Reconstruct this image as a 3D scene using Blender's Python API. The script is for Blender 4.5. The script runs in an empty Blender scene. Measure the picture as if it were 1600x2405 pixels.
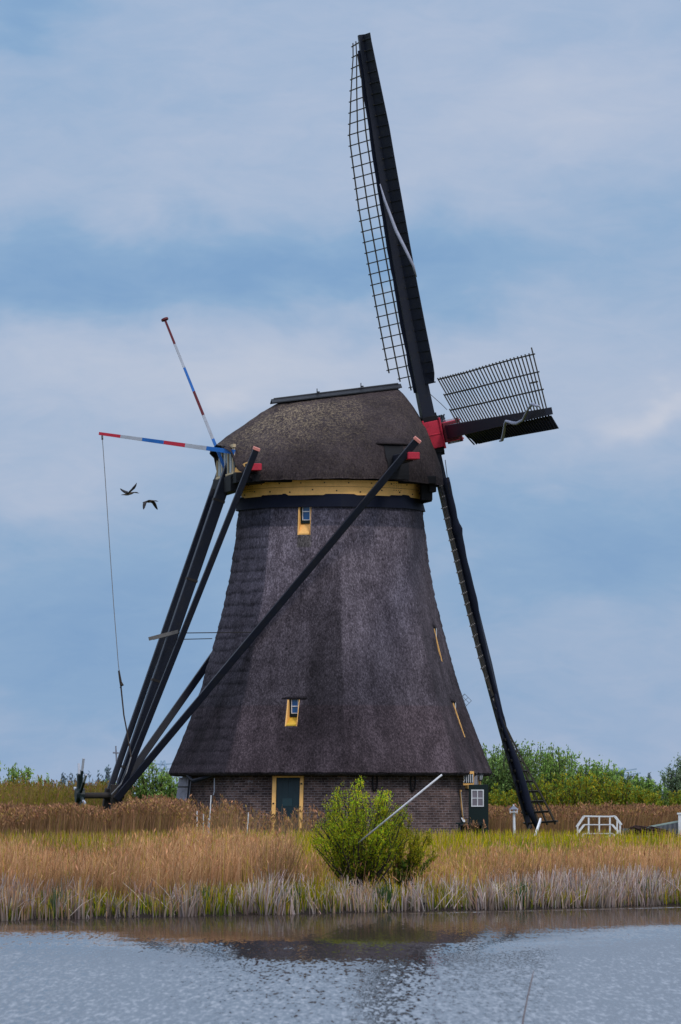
import bpy, math, random
import numpy as np
from math import sin, cos, tan, atan, radians, pi, sqrt
from mathutils import Vector, noise
rng = np.random.default_rng(7); random.seed(7)
scene = bpy.context.scene
COL = scene.collection
# ------------------------------------------------------------------ camera numbers
D = 220.0; F = 62 * D; TILT = atan(687.5 / F); EYE = 1.4; WATER = -1.3
def P(px, py, Y):
    dx = (px - 800) / F; dy = (1202.5 - py) / F
    vx, vy, vz = dx, cos(TILT) - dy * sin(TILT), sin(TILT) + dy * cos(TILT)
    k = Y / vy
    return Vector((vx * k, Y, vz * k + EYE))
def proj(p):
    z = p[2] - EYE; f = p[1] * cos(TILT) + z * sin(TILT); u = -p[1] * sin(TILT) + z * cos(TILT)
    return 800 + F * p[0] / f, 1202.5 - F * u / f
def zat(py, Y=D): return P(800, py, Y).z
def xat(px, Y=D): return P(px, 1880, Y).x
# ------------------------------------------------------------------ mesh helpers
class MB:
    def __init__(s): s.v = []; s.f = []; s.m = []; s.uv = []; s.smooth = False
    def face(s, pts, m=0, uv=None):
        i = len(s.v); s.v += [tuple(p) for p in pts]; s.f.append(tuple(range(i, i + len(pts)))); s.m.append(m)
        s.uv.append(uv if uv else [(0, 0)] * len(pts))
    def hexa(s, c, m=0):           # c: 8 corners, bottom 4 then top 4
        i = len(s.v); s.v += [tuple(p) for p in c]
        for q in ((0, 3, 2, 1), (4, 5, 6, 7), (0, 1, 5, 4), (1, 2, 6, 5), (2, 3, 7, 6), (3, 0, 4, 7)):
            s.f.append(tuple(i + k for k in q)); s.m.append(m); s.uv.append([(0, 0)] * 4)
    def box(s, c, hx, hy, hz, ax=(1, 0, 0), ay=(0, 1, 0), az=(0, 0, 1), m=0):
        c = Vector(c); ax = Vector(ax) * hx; ay = Vector(ay) * hy; az = Vector(az) * hz
        s.hexa([c - ax - ay - az, c + ax - ay - az, c + ax + ay - az, c - ax + ay - az,
                c - ax - ay + az, c + ax - ay + az, c + ax + ay + az, c - ax + ay + az], m)
    def bar(s, a, b, w, h=None, side=None, m=0, w2=None, h2=None):
        """square bar from a to b; w across 'side', h across the other axis"""
        a = Vector(a); b = Vector(b); h = h or w; w2 = w2 or w; h2 = h2 or h
        d = (b - a).normalized()
        sd = Vector(side) if side is not None else (Vector((0, 0, 1)) if abs(d.z) < .9 else Vector((1, 0, 0)))
        sd = (sd - d * sd.dot(d)).normalized(); o = d.cross(sd)
        c = []
        for p, ww, hh in ((a, w, h), (b, w2, h2)):
            for x, y in ((-1, -1), (1, -1), (1, 1), (-1, 1)): c.append(p + sd * x * ww / 2 + o * y * hh / 2)
        s.hexa(c, m)
    def tube(s, pts, r, n=8, m=0, cap=True):
        pts = [Vector(p) for p in pts]; rr = r if isinstance(r, (list, tuple)) else [r] * len(pts)
        i0 = len(s.v); ref = Vector((0.13, 0.21, 1)).normalized()
        for k, p in enumerate(pts):
            d = (pts[min(k + 1, len(pts) - 1)] - pts[max(k - 1, 0)]).normalized()
            rf = ref if abs(d.dot(ref)) < .95 else Vector((1, 0, 0))
            a = d.cross(rf).normalized(); b = d.cross(a)
            for j in range(n):
                t = 2 * pi * j / n; s.v.append(tuple(p + (a * cos(t) + b * sin(t)) * rr[k]))
        for k in range(len(pts) - 1):
            for j in range(n):
                j2 = (j + 1) % n; s.f.append((i0 + k * n + j, i0 + k * n + j2, i0 + (k + 1) * n + j2, i0 + (k + 1) * n + j))
                s.m.append(m); s.uv.append([(0, 0)] * 4)
        if cap:
            for base, rev in ((i0, False), (i0 + (len(pts) - 1) * n, True)):
                q = [base + j for j in range(n)]
                s.f.append(tuple(q if rev else q[::-1])); s.m.append(m); s.uv.append([(0, 0)] * n)
    def grid(s, rows, m=0, close=False, uvf=None):
        i0 = len(s.v); nr = len(rows); nc = len(rows[0])
        for r in rows: s.v += [tuple(p) for p in r]
        for i in range(nr - 1):
            for j in range(nc if close else nc - 1):
                j2 = (j + 1) % nc
                s.f.append((i0 + i * nc + j, i0 + i * nc + j2, i0 + (i + 1) * nc + j2, i0 + (i + 1) * nc + j)); s.m.append(m)
                s.uv.append([(0, 0)] * 4)
def setp(o, label=None, cat=None, group=None, kind=None):
    if label: o['label'] = label
    if cat: o['category'] = cat
    if group: o['group'] = group
    if kind: o['kind'] = kind
    return o
OFF = {}
def empty(name, loc, label, cat, group=None):
    o = bpy.data.objects.new(name, None); COL.objects.link(o); o.location = loc; o.empty_display_size = .3
    OFF[o.name] = Vector(loc); return setp(o, label, cat, group)
def obj(name, mb, mats, parent=None, smooth=False, origin=None, bevel=0):
    """world-space MB -> one object; children store coordinates relative to the parent"""
    mats = mats if isinstance(mats, (list, tuple)) else [mats]
    if parent is not None: off = OFF[parent.name]
    elif origin is not None: off = Vector(origin)
    else:
        V = np.array(mb.v); off = Vector((float(V[:, 0].mean()), float(V[:, 1].mean()), float(V[:, 2].min())))
    me = bpy.data.meshes.new(name)
    me.from_pydata([(v[0] - off.x, v[1] - off.y, v[2] - off.z) for v in mb.v], [], mb.f)
    for mt in mats: me.materials.append(mt)
    me.polygons.foreach_set('material_index', mb.m)
    if any(u != (0, 0) for uu in mb.uv for u in uu):
        l = me.uv_layers.new(name='UVMap'); l.data.foreach_set('uv', [c for uu in mb.uv for u in uu for c in u])
    if smooth: me.polygons.foreach_set('use_smooth', [True] * len(me.polygons))
    me.update()
    o = bpy.data.objects.new(name, me); COL.objects.link(o)
    if parent is not None: o.parent = parent; OFF[o.name] = off
    else: o.location = off; OFF[o.name] = off
    if bevel:
        b = o.modifiers.new('bevel', 'BEVEL'); b.width = bevel; b.segments = 1; b.limit_method = 'ANGLE'
    return o
def fast_mesh(name, V, Fq, colors, mat, label=None, cat=None, kind=None, parent=None, origin=None, group=None):
    """V (n,3), Fq (m,4) quads, colors (n,3)"""
    me = bpy.data.meshes.new(name)
    off = OFF[parent.name] if parent is not None else Vector(origin if origin is not None else (float(V[:, 0].mean()), float(V[:, 1].mean()), float(V[:, 2].min())))
    V = V - np.array(off)
    me.vertices.add(len(V)); me.vertices.foreach_set('co', V.astype(np.float32).ravel())
    me.loops.add(Fq.size); me.loops.foreach_set('vertex_index', Fq.astype(np.int32).ravel())
    me.polygons.add(len(Fq)); me.polygons.foreach_set('loop_start', np.arange(0, Fq.size, 4, dtype=np.int32))
    me.polygons.foreach_set('loop_total', np.full(len(Fq), 4, dtype=np.int32))
    me.update(calc_edges=True)
    a = me.color_attributes.new('Col', 'FLOAT_COLOR', 'POINT')
    C4 = np.ones((len(V), 4), np.float32); C4[:, :3] = colors; a.data.foreach_set('color', C4.ravel())
    me.materials.append(mat)
    o = bpy.data.objects.new(name, me); COL.objects.link(o)
    if parent is not None: o.parent = parent
    else: o.location = off
    OFF[o.name] = off
    return setp(o, label, cat, group, kind)
# ------------------------------------------------------------------ materials
def new_mat(name):
    m = bpy.data.materials.new(name); m.use_nodes = True; nt = m.node_tree
    return m, nt, nt.nodes['Principled BSDF']
def N(nt, t, **k):
    n = nt.nodes.new(t)
    for a, b in k.items(): setattr(n, a, b)
    return n
def math_n(nt, op, a, b=None, clamp=False):
    n = N(nt, 'ShaderNodeMath', operation=op); n.use_clamp = clamp
    for i, x in enumerate((a, b)):
        if x is None: continue
        if isinstance(x, (int, float)): n.inputs[i].default_value = x
        else: nt.links.new(x, n.inputs[i])
    return n.outputs[0]
def ramp(nt, fac, stops):
    r = N(nt, 'ShaderNodeValToRGB'); nt.links.new(fac, r.inputs[0]); e = r.color_ramp.elements
    e[0].position, e[0].color = stops[0][0], (*stops[0][1], 1)
    e[1].position, e[1].color = stops[1][0], (*stops[1][1], 1)
    for p, c in stops[2:]: x = e.new(p); x.color = (*c, 1)
    return r.outputs[0]
def noise_n(nt, scale, detail=4, rough=.55, vec=None, stretch=None, dist=0):
    if vec is None: vec = N(nt, 'ShaderNodeTexCoord').outputs['Object']
    if stretch:
        mp = N(nt, 'ShaderNodeMapping'); mp.inputs['Scale'].default_value = stretch; nt.links.new(vec, mp.inputs[0]); vec = mp.outputs[0]
    n = N(nt, 'ShaderNodeTexNoise'); nt.links.new(vec, n.inputs['Vector'])
    n.inputs['Scale'].default_value = scale; n.inputs['Detail'].default_value = detail; n.inputs['Roughness'].default_value = rough
    n.inputs['Distortion'].default_value = dist
    return n.outputs['Fac']
def bump(nt, bs, h, strength=.4, dist=.05):
    b = N(nt, 'ShaderNodeBump'); b.inputs['Strength'].default_value = strength; b.inputs['Distance'].default_value = dist
    nt.links.new(h, b.inputs['Height']); nt.links.new(b.outputs[0], bs.inputs['Normal'])
def paint(name, col, rough=.55, wear=.35, dirt=(.03, .025, .02), scale=3.0, spec=.3):
    m, nt, bs = new_mat(name)
    a = noise_n(nt, scale, 6, .65); b = noise_n(nt, scale * 9, 3, .6)
    s = math_n(nt, 'ADD', math_n(nt, 'MULTIPLY', a, .65), math_n(nt, 'MULTIPLY', b, .35))
    d = tuple(c * (1 - wear) + x * wear for c, x in zip(col, dirt))
    hi = tuple(min(1, c * 1.12) for c in col)
    nt.links.new(ramp(nt, s, [(.36, d), (.5, col), (.66, hi)]), bs.inputs['Base Color'])
    bs.inputs['Roughness'].default_value = rough; bs.inputs['Specular IOR Level'].default_value = spec
    bump(nt, bs, b, .25, .01)
    return m
M = {}
M['yellow'] = paint('yellow_paint', (.86, .47, .15), .6, .3, (.40, .22, .05), 2.2)
M['yellow_moss'] = paint('mossy_yellow', (.60, .36, .04), .7, .6, (.22, .20, .01), 5)
M['collar'] = paint('tarred_felt', (.004, .006, .016), .7, .45, (.012, .013, .020), 1.6, .12)
M['navy'] = paint('blue_black_paint', (.005, .007, .016), .5, .9, (.013, .013, .017), 3.5, .25)
M['black'] = paint('tarred_black', (.007, .007, .009), .7, .4, (.014, .012, .012), 3, .15)
M['red'] = paint('red_paint', (.42, .018, .040), .5, .5, (.16, .01, .02), 2.5)
M['darkred'] = paint('dark_red_paint', (.10, .008, .014), .6, .5, (.02, .004, .006), 3)
M['pink'] = paint('faded_red_end', (.60, .22, .18), .7, .3, (.3, .1, .08), 5)
M['blue'] = paint('blue_paint', (.012, .11, .38), .45, .25, (.008, .05, .16), 2)
M['white'] = paint('white_paint', (.62, .62, .64), .55, .35, (.3, .29, .27), 4)
M['greywhite'] = paint('weathered_white', (.33, .35, .40), .6, .4, (.2, .2, .2), 4)
M['teal'] = paint('teal_door_paint', (.003, .017, .023), .5, .3, (.006, .012, .014), 3)
M['dgreen'] = paint('dark_green_paint', (.0015, .009, .009), .5, .2, (.002, .01, .01), 1.5)
M['wood_grey'] = paint('weathered_grey_planks', (.30, .30, .35), .8, .45, (.07, .065, .07), 5)
M['wood_pale'] = paint('pale_wood', (.13, .12, .115), .8, .5, (.06, .05, .05), 6)
M['wood_dark'] = paint('old_dark_wood', (.025, .02, .018), .85, .4, (.05, .04, .03), 6)
M['lath'] = paint('lattice_wood', (.034, .029, .023), .8, .5, (.07, .058, .04), 5)
M['lath_light'] = paint('worn_lattice_bars', (.16, .14, .13), .75, .45, (.06, .05, .045), 4)
M['cloth'] = paint('navy_sailcloth', (.008, .010, .020), .9, .35, (.013, .02, .022), 4, .1)
M['strap'] = paint('grey_webbing', (.26, .27, .33), .9, .35, (.12, .12, .14), 6, .1)
M['rope'] = paint('grey_rope', (.20, .20, .21), .95, .5, (.1, .09, .09), 20, .1)
M['rope_dark'] = paint('dark_rope', (.045, .035, .03), .95, .5, (.02, .02, .02), 20, .1)
M['concrete'] = paint('pale_concrete', (.36, .34, .34), .9, .5, (.17, .15, .13), 5, .1)
M['lead'] = paint('lead_sheet', (.013, .014, .018), .55, .4, (.035, .04, .05), 3)
M['zinc'] = paint('slate_roofing', (.16, .17, .21), .6, .3, (.08, .08, .1), 8)
M['pane'] = None
def glass_mat(name, col, rough=.08):
    m, nt, bs = new_mat(name)
    a = noise_n(nt, 1.7, 3)
    nt.links.new(ramp(nt, a, [(.35, tuple(c * .7 for c in col)), (.65, col)]), bs.inputs['Base Color'])
    bs.inputs['Roughness'].default_value = rough; bs.inputs['Specular IOR Level'].default_value = .6
    return m
M['pane'] = glass_mat('blue_window_glass', (.010, .10, .30))
M['pane_pale'] = glass_mat('pale_window_glass', (.24, .33, .40), .2)
M['pane_dark'] = glass_mat('dark_window_glass', (.008, .009, .012), .1)
M['curtain'] = glass_mat('curtained_glass', (.20, .17, .20), .35)
M['lampglass'] = glass_mat('lantern_glass', (.5, .52, .55), .2)

def thatch(name, lo, mid, hi, lichen=None, attr=True):
    m, nt, bs = new_mat(name)
    tc = N(nt, 'ShaderNodeTexCoord').outputs['Object']
    g1 = noise_n(nt, 16, 3, .7, tc, (1, 1, .55))
    g2 = noise_n(nt, 34, 2, .7, tc, (1, 1, .35))
    g3 = noise_n(nt, 1.1, 5, .6, tc, (1, 1, .45))
    g4 = noise_n(nt, 5, 3, .6, tc, (1, 1, .18))
    s = math_n(nt, 'ADD', math_n(nt, 'MULTIPLY', g1, .36), math_n(nt, 'MULTIPLY', g2, .3))
    s = math_n(nt, 'ADD', s, math_n(nt, 'MULTIPLY', g3, .22)); s = math_n(nt, 'ADD', s, math_n(nt, 'MULTIPLY', g4, .12))
    c = ramp(nt, s, [(.38, lo), (.5, mid), (.64, hi)])
    if lichen:
        l = noise_n(nt, 10, 5, .75, tc, (1, 1, .5), .2); l2 = noise_n(nt, 26, 2, .6, tc)
        ly = math_n(nt, 'ADD', math_n(nt, 'MULTIPLY', l, .6), math_n(nt, 'MULTIPLY', l2, .4))
        lm = ramp(nt, ly, [(.48, (0, 0, 0)), (.60, (1, 1, 1))])
        at = N(nt, 'ShaderNodeAttribute'); at.attribute_name = 'Lich'
        f = math_n(nt, 'MULTIPLY', lm, at.outputs['Fac'], True)
        mx = N(nt, 'ShaderNodeMix', data_type='RGBA'); nt.links.new(f, mx.inputs[0]); nt.links.new(c, mx.inputs[6]); mx.inputs[7].default_value = (*lichen, 1)
        c = mx.outputs[2]
    at = N(nt, 'ShaderNodeAttribute'); at.attribute_name = 'WearShade'
    mx = N(nt, 'ShaderNodeMix', data_type='RGBA', blend_type='MULTIPLY'); mx.inputs[0].default_value = 1
    nt.links.new(c, mx.inputs[6]); nt.links.new(at.outputs['Color'], mx.inputs[7])
    nt.links.new(mx.outputs[2], bs.inputs['Base Color'])
    bs.inputs['Roughness'].default_value = .92; bs.inputs['Specular IOR Level'].default_value = .15
    bump(nt, bs, s, .9, .06)
    return m
M['thatch'] = thatch('reed_thatch', (.018, .014, .018), (.088, .071, .086), (.250, .208, .245))
M['thatch_cap'] = thatch('lichened_cap_thatch', (.010, .007, .008), (.033, .024, .026), (.072, .055, .055), (.19, .145, .095))

def brick_mat():
    m, nt, bs = new_mat('old_brown_brick')
    uv = N(nt, 'ShaderNodeUVMap').outputs[0]
    b = N(nt, 'ShaderNodeTexBrick'); nt.links.new(uv, b.inputs['Vector'])
    b.inputs['Scale'].default_value = 1; b.inputs['Brick Width'].default_value = .26; b.inputs['Row Height'].default_value = .092
    b.inputs['Mortar Size'].default_value = .014; b.inputs['Mortar Smooth'].default_value = .3; b.inputs['Bias'].default_value = -.1
    b.inputs['Color1'].default_value = (.050, .033, .030, 1); b.inputs['Color2'].default_value = (.125, .080, .068, 1)
    b.inputs['Mortar'].default_value = (.155, .130, .130, 1)
    st = noise_n(nt, 1.3, 5, .65, uv); fine = noise_n(nt, 22, 3, .6, uv)
    sc = ramp(nt, math_n(nt, 'ADD', math_n(nt, 'MULTIPLY', st, .6), math_n(nt, 'MULTIPLY', fine, .4)), [(.36, (.35, .34, .38)), (.5, (.85, .83, .85)), (.63, (1.5, 1.4, 1.42))])
    mx = N(nt, 'ShaderNodeMix', data_type='RGBA', blend_type='MULTIPLY'); mx.inputs[0].default_value = 1
    nt.links.new(b.outputs['Color'], mx.inputs[6]); nt.links.new(sc, mx.inputs[7])
    # pale lime bloom under the eave
    sp = N(nt, 'ShaderNodeSeparateXYZ'); nt.links.new(uv, sp.inputs[0])
    zb = math_n(nt, 'SUBTRACT', 1, math_n(nt, 'MULTIPLY', math_n(nt, 'ABSOLUTE', math_n(nt, 'SUBTRACT', sp.outputs[1], 2.27)), 7), True)
    xa = noise_n(nt, 9, 3, .7, uv, (.35, 1, 1)); bl = math_n(nt, 'GREATER_THAN', xa, .62)
    f = math_n(nt, 'MULTIPLY', math_n(nt, 'MULTIPLY', bl, zb), .7, True)
    m2 = N(nt, 'ShaderNodeMix', data_type='RGBA'); nt.links.new(f, m2.inputs[0]); nt.links.new(mx.outputs[2], m2.inputs[6]); m2.inputs[7].default_value = (.28, .28, .34, 1)
    # blends to dark grey towards the foot
    fz = math_n(nt, 'SUBTRACT', 1, math_n(nt, 'MULTIPLY', sp.outputs[1], 1.6), True)
    m3 = N(nt, 'ShaderNodeMix', data_type='RGBA'); nt.links.new(math_n(nt, 'MULTIPLY', fz, .6), m3.inputs[0]); nt.links.new(m2.outputs[2], m3.inputs[6]); m3.inputs[7].default_value = (.045, .04, .045, 1)
    nt.links.new(m3.outputs[2], bs.inputs['Base Color'])
    bs.inputs['Roughness'].default_value = .9; bs.inputs['Specular IOR Level'].default_value = .15
    bump(nt, bs, b.outputs['Fac'], -.4, .012)
    return m
M['brick'] = brick_mat()

def leaf_mat(name, trans=.35, rough=.7):
    m, nt, bs = new_mat(name)
    at = N(nt, 'ShaderNodeAttribute'); at.attribute_name = 'Col'
    n = noise_n(nt, 2.2, 3); v = ramp(nt, n, [(.3, (.75, .75, .75)), (.7, (1.25, 1.25, 1.25))])
    mx = N(nt, 'ShaderNodeMix', data_type='RGBA', blend_type='MULTIPLY'); mx.inputs[0].default_value = 1
    nt.links.new(at.outputs['Color'], mx.inputs[6]); nt.links.new(v, mx.inputs[7])
    nt.links.new(mx.outputs[2], bs.inputs['Base Color']); bs.inputs['Roughness'].default_value = rough; bs.inputs['Specular IOR Level'].default_value = .15
    if trans:
        t = N(nt, 'ShaderNodeBsdfTranslucent'); nt.links.new(mx.outputs[2], t.inputs[0])
        ms = N(nt, 'ShaderNodeMixShader'); ms.inputs[0].default_value = trans
        nt.links.new(bs.outputs[0], ms.inputs[1]); nt.links.new(t.outputs[0], ms.inputs[2])
        nt.links.new(ms.outputs[0], nt.nodes['Material Output'].inputs[0])
    return m
M['leaf'] = leaf_mat('spring_leaves'); M['reed'] = leaf_mat('dry_reed', .25, .8); M['feather'] = leaf_mat('goose_feathers', 0, .8)

def ground_mat():
    m, nt, bs = new_mat('bank_turf')
    a = noise_n(nt, .35, 6, .6); b = noise_n(nt, 6, 4, .7)
    s = math_n(nt, 'ADD', math_n(nt, 'MULTIPLY', a, .5), math_n(nt, 'MULTIPLY', b, .5))
    c = ramp(nt, s, [(.36, (.035, .028, .012)), (.5, (.075, .085, .012)), (.64, (.14, .15, .015))])
    geo = N(nt, 'ShaderNodeNewGeometry'); sp = N(nt, 'ShaderNodeSeparateXYZ'); nt.links.new(geo.outputs['Position'], sp.inputs[0])
    w = math_n(nt, 'MULTIPLY', math_n(nt, 'SUBTRACT', -.75, sp.outputs[2]), 3.0, True)
    mx = N(nt, 'ShaderNodeMix', data_type='RGBA'); nt.links.new(w, mx.inputs[0]); nt.links.new(c, mx.inputs[6]); mx.inputs[7].default_value = (.018, .013, .010, 1)
    nt.links.new(mx.outputs[2], bs.inputs['Base Color']); bs.inputs['Roughness'].default_value = .95; bs.inputs['Specular IOR Level'].default_value = .1
    bump(nt, bs, b, .6, .08)
    return m
M['ground'] = ground_mat()

def water_mat():
    m, nt, bs = new_mat('rippled_water')
    geo = N(nt, 'ShaderNodeNewGeometry').outputs['Position']
    sp = N(nt, 'ShaderNodeSeparateXYZ'); nt.links.new(geo, sp.inputs[0]); X, Y = sp.outputs[0], sp.outputs[1]
    def mr(v, a, b, c, d, sm=True):
        n = N(nt, 'ShaderNodeMapRange'); nt.links.new(v, n.inputs[0])
        for i, q in enumerate((a, b, c, d)): n.inputs[i + 1].default_value = q
        if sm: n.interpolation_type = 'SMOOTHSTEP'
        return n.outputs[0]
    n1 = noise_n(nt, 1, 2, .6, geo, (17, 1.3, 1), .2); n2 = noise_n(nt, 1, 2, .5, geo, (7, .55, 1), .2); n3_ = noise_n(nt, 1, 3, .6, geo, (.22, .09, 1))
    nx = noise_n(nt, 1, 2, .5, geo, (8.5, .8, 1.3))
    s_ = math_n(nt, 'ADD', math_n(nt, 'MULTIPLY', n1, .72), math_n(nt, 'MULTIPLY', n2, .28))
    s_ = mr(s_, .34, .66, 0, 1, False)
    yy = math_n(nt, 'ADD', Y, math_n(nt, 'MULTIPLY', math_n(nt, 'SUBTRACT', n3_, .5), 34))
    side = math_n(nt, 'ABSOLUTE', math_n(nt, 'ADD', X, .2))
    yy2 = math_n(nt, 'SUBTRACT', yy, mr(side, 2.5, 8, 0, 17))            # open water ruffles closer to the bank away from the mill
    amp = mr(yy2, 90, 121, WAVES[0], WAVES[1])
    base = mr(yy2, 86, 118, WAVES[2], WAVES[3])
    # thin wind line along the right hand bank
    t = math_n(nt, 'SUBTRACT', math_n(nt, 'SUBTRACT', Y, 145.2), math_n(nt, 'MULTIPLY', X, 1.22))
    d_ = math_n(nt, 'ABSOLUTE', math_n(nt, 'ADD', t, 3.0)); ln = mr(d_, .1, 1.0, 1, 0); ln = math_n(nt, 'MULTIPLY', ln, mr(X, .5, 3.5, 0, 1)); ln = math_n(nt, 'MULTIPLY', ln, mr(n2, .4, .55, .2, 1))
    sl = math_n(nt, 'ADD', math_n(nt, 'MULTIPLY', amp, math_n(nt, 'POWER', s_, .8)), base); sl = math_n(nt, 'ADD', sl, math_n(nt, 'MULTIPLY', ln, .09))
    cx = math_n(nt, 'MULTIPLY', math_n(nt, 'SUBTRACT', nx, .5), math_n(nt, 'ADD', math_n(nt, 'MULTIPLY', amp, .8), .004))
    cb = N(nt, 'ShaderNodeCombineXYZ'); nt.links.new(cx, cb.inputs[0]); nt.links.new(math_n(nt, 'MULTIPLY', sl, -1), cb.inputs[1]); cb.inputs[2].default_value = 1
    nv = N(nt, 'ShaderNodeVectorMath', operation='NORMALIZE'); nt.links.new(cb.outputs[0], nv.inputs[0]); nt.links.new(nv.outputs[0], bs.inputs['Normal'])
    nt.links.new(ramp(nt, n3_, [(.3, (.020, .017, .015)), (.7, (.030, .028, .026))]), bs.inputs['Base Color'])
    bs.inputs['Roughness'].default_value = .05; nt.links.new(mr(amp, WAVES[1], WAVES[1] + .035, 1.30, 5.5, False), bs.inputs['IOR'])
    df = N(nt, 'ShaderNodeBsdfDiffuse'); df.inputs[0].default_value = (.035, .025, .020, 1); ms = N(nt, 'ShaderNodeMixShader'); nt.links.new(math_n(nt, 'MULTIPLY', mr(amp, WAVES[1] + .002, WAVES[1] + .03, .48, 0, False), math_n(nt, 'SUBTRACT', 1, math_n(nt, 'MULTIPLY', ln, .9), True)), ms.inputs[0])  # dark diffuse mixed in along the bank, deepening the reflection by colour
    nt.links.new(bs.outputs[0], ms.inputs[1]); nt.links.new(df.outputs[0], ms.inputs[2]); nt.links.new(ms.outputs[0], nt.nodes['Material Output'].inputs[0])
    return m
WAVES = (.105, .012, .022, .003)
WAVE = .11
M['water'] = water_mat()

# ------------------------------------------------------------------ world, sun, camera
world = bpy.data.worlds.new('World'); scene.world = world; world.use_nodes = True
SUN_AZ = radians(140); SUN_EL = radians(48)          # sun_rotation clockwise from +Y; behind the camera to the right
def make_world():
    nt = world.node_tree; bg = nt.nodes['Background']
    sky = N(nt, 'ShaderNodeTexSky', sky_type='NISHITA'); sky.sun_disc = False; sky.sun_elevation = SUN_EL; sky.sun_rotation = SUN_AZ
    sky.air_density = 1.2; sky.dust_density = 1.5
    tc = N(nt, 'ShaderNodeTexCoord').outputs['Generated']
    sp = N(nt, 'ShaderNodeSeparateXYZ'); nt.links.new(tc, sp.inputs[0])
    az = math_n(nt, 'MULTIPLY', math_n(nt, 'ARCTAN2', sp.outputs[0], sp.outputs[1]), 57.2958)
    el = math_n(nt, 'MULTIPLY', math_n(nt, 'ARCSINE', sp.outputs[2]), 57.2958)
    n1 = noise_n(nt, 22, 5, .55, tc, (1, 1, 1.8), .4); n2 = noise_n(nt, 34, 4, .55, tc, (1, 1, 1.8), .3)
    u = math_n(nt, 'ADD', az, math_n(nt, 'MULTIPLY', math_n(nt, 'SUBTRACT', n1, .5), 2.6))
    v = math_n(nt, 'ADD', el, math_n(nt, 'MULTIPLY', math_n(nt, 'SUBTRACT', n2, .5), 1.5))
    dg = 57.2958
    def blob(px, py, sx, sy, amp):
        u0 = (px - 800) / F * dg; v0 = (TILT + atan((1202.5 - py) / F)) * dg
        a = math_n(nt, 'DIVIDE', math_n(nt, 'SUBTRACT', u, u0), sx / F * dg); b = math_n(nt, 'DIVIDE', math_n(nt, 'SUBTRACT', v, v0), sy / F * dg)
        r = math_n(nt, 'ADD', math_n(nt, 'MULTIPLY', a, a), math_n(nt, 'MULTIPLY', b, b))
        e = math_n(nt, 'POWER', 2.71828, math_n(nt, 'MULTIPLY', r, -1))
        return math_n(nt, 'MULTIPLY', e, amp)
    tot = None
    for b in ((150, 640, 620, 120, -.75), (900, 640, 500, 110, -.5), (1500, 520, 300, 120, -.25), (1300, 320, 480, 170, .42), (500, 420, 520, 170, .25), (60, 90, 300, 120, -.15),
              (700, 120, 700, 90, .12), (330, 880, 620, 150, .42), (830, 860, 300, 90, .25), (90, 1140, 300, 80, .35), (1350, 850, 500, 190, .22), (1590, 960, 130, 45, .6), (1140, 1035, 60, 30, .55), (560, 960, 90, 40, .4),
              (250, 1450, 600, 230, -.50), (1350, 1280, 420, 170, -.55), (850, 1640, 900, 130, -.12), (1100, 1800, 700, 70, .15), (1350, 1560, 300, 90, .12), (30, 20, 160, 60, -.45)):
        x = blob(*b); tot = x if tot is None else math_n(nt, 'ADD', tot, x)
    n3 = noise_n(nt, 14, 6, .6, tc, (1, 1, 2.6), .6)
    # clouds over the rest of the dome
    n4 = noise_n(nt, 2.3, 6, .6, tc, (1, 1, 2.2), .5)
    n5 = noise_n(nt, 70, 5, .65, tc, (1, 1, 2.8), 1.0); tot = math_n(nt, 'ADD', tot, math_n(nt, 'MULTIPLY', math_n(nt, 'SUBTRACT', n5, .5), .42))
    f = math_n(nt, 'ADD', .50, math_n(nt, 'MULTIPLY', tot, .5))
    f = math_n(nt, 'ADD', f, math_n(nt, 'MULTIPLY', math_n(nt, 'SUBTRACT', n3, .5), .45))
    f = math_n(nt, 'ADD', f, math_n(nt, 'MULTIPLY', math_n(nt, 'SUBTRACT', n4, .5), .35), True)
    cl = ramp(nt, f, [(.0, SKYC[0]), (.3, SKYC[1]), (.6, SKYC[2]), (1.0, SKYC[3])])
    # brighter, greyer overcast overhead
    up = N(nt, 'ShaderNodeMapRange'); nt.links.new(el, up.inputs[0]); up.inputs[1].default_value = 7.5; up.inputs[2].default_value = 24
    up.inputs[3].default_value = 1.0; up.inputs[4].default_value = 2.5; up.interpolation_type = 'SMOOTHSTEP'
    wm = N(nt, 'ShaderNodeMix', data_type='RGBA'); gf = N(nt, 'ShaderNodeMapRange'); nt.links.new(el, gf.inputs[0]); gf.inputs[1].default_value = 7.5; gf.inputs[2].default_value = 20; gf.inputs[4].default_value = .55
    nt.links.new(gf.outputs[0], wm.inputs[0]); nt.links.new(cl, wm.inputs[6]); wm.inputs[7].default_value = (.50, .53, .60, 1); cl = wm.outputs[2]
    gain = N(nt, 'ShaderNodeVectorMath', operation='SCALE'); nt.links.new(cl, gain.inputs[0]); nt.links.new(math_n(nt, 'MULTIPLY', up.outputs[0], 10), gain.inputs['Scale'])
    mx = N(nt, 'ShaderNodeMix', data_type='RGBA'); mx.inputs[0].default_value = .9
    nt.links.new(sky.outputs[0], mx.inputs[6]); nt.links.new(gain.outputs[0], mx.inputs[7])
    nt.links.new(mx.outputs[2], bg.inputs[0]); bg.inputs[1].default_value = .1
SKYC = [(.155, .315, .58), (.245, .40, .63), (.41, .50, .68), (.60, .625, .73)]
make_world()
sd = bpy.data.lights.new('sun', 'SUN'); sd.energy = 1.5; sd.angle = radians(12); sd.color = (1, .95, .88)
so = bpy.data.objects.new('sun', sd); COL.objects.link(so)
dv = Vector((sin(SUN_AZ) * cos(SUN_EL), cos(SUN_AZ) * cos(SUN_EL), sin(SUN_EL)))
so.rotation_euler = dv.to_track_quat('Z', 'Y').to_euler(); so.location = dv * 300
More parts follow.
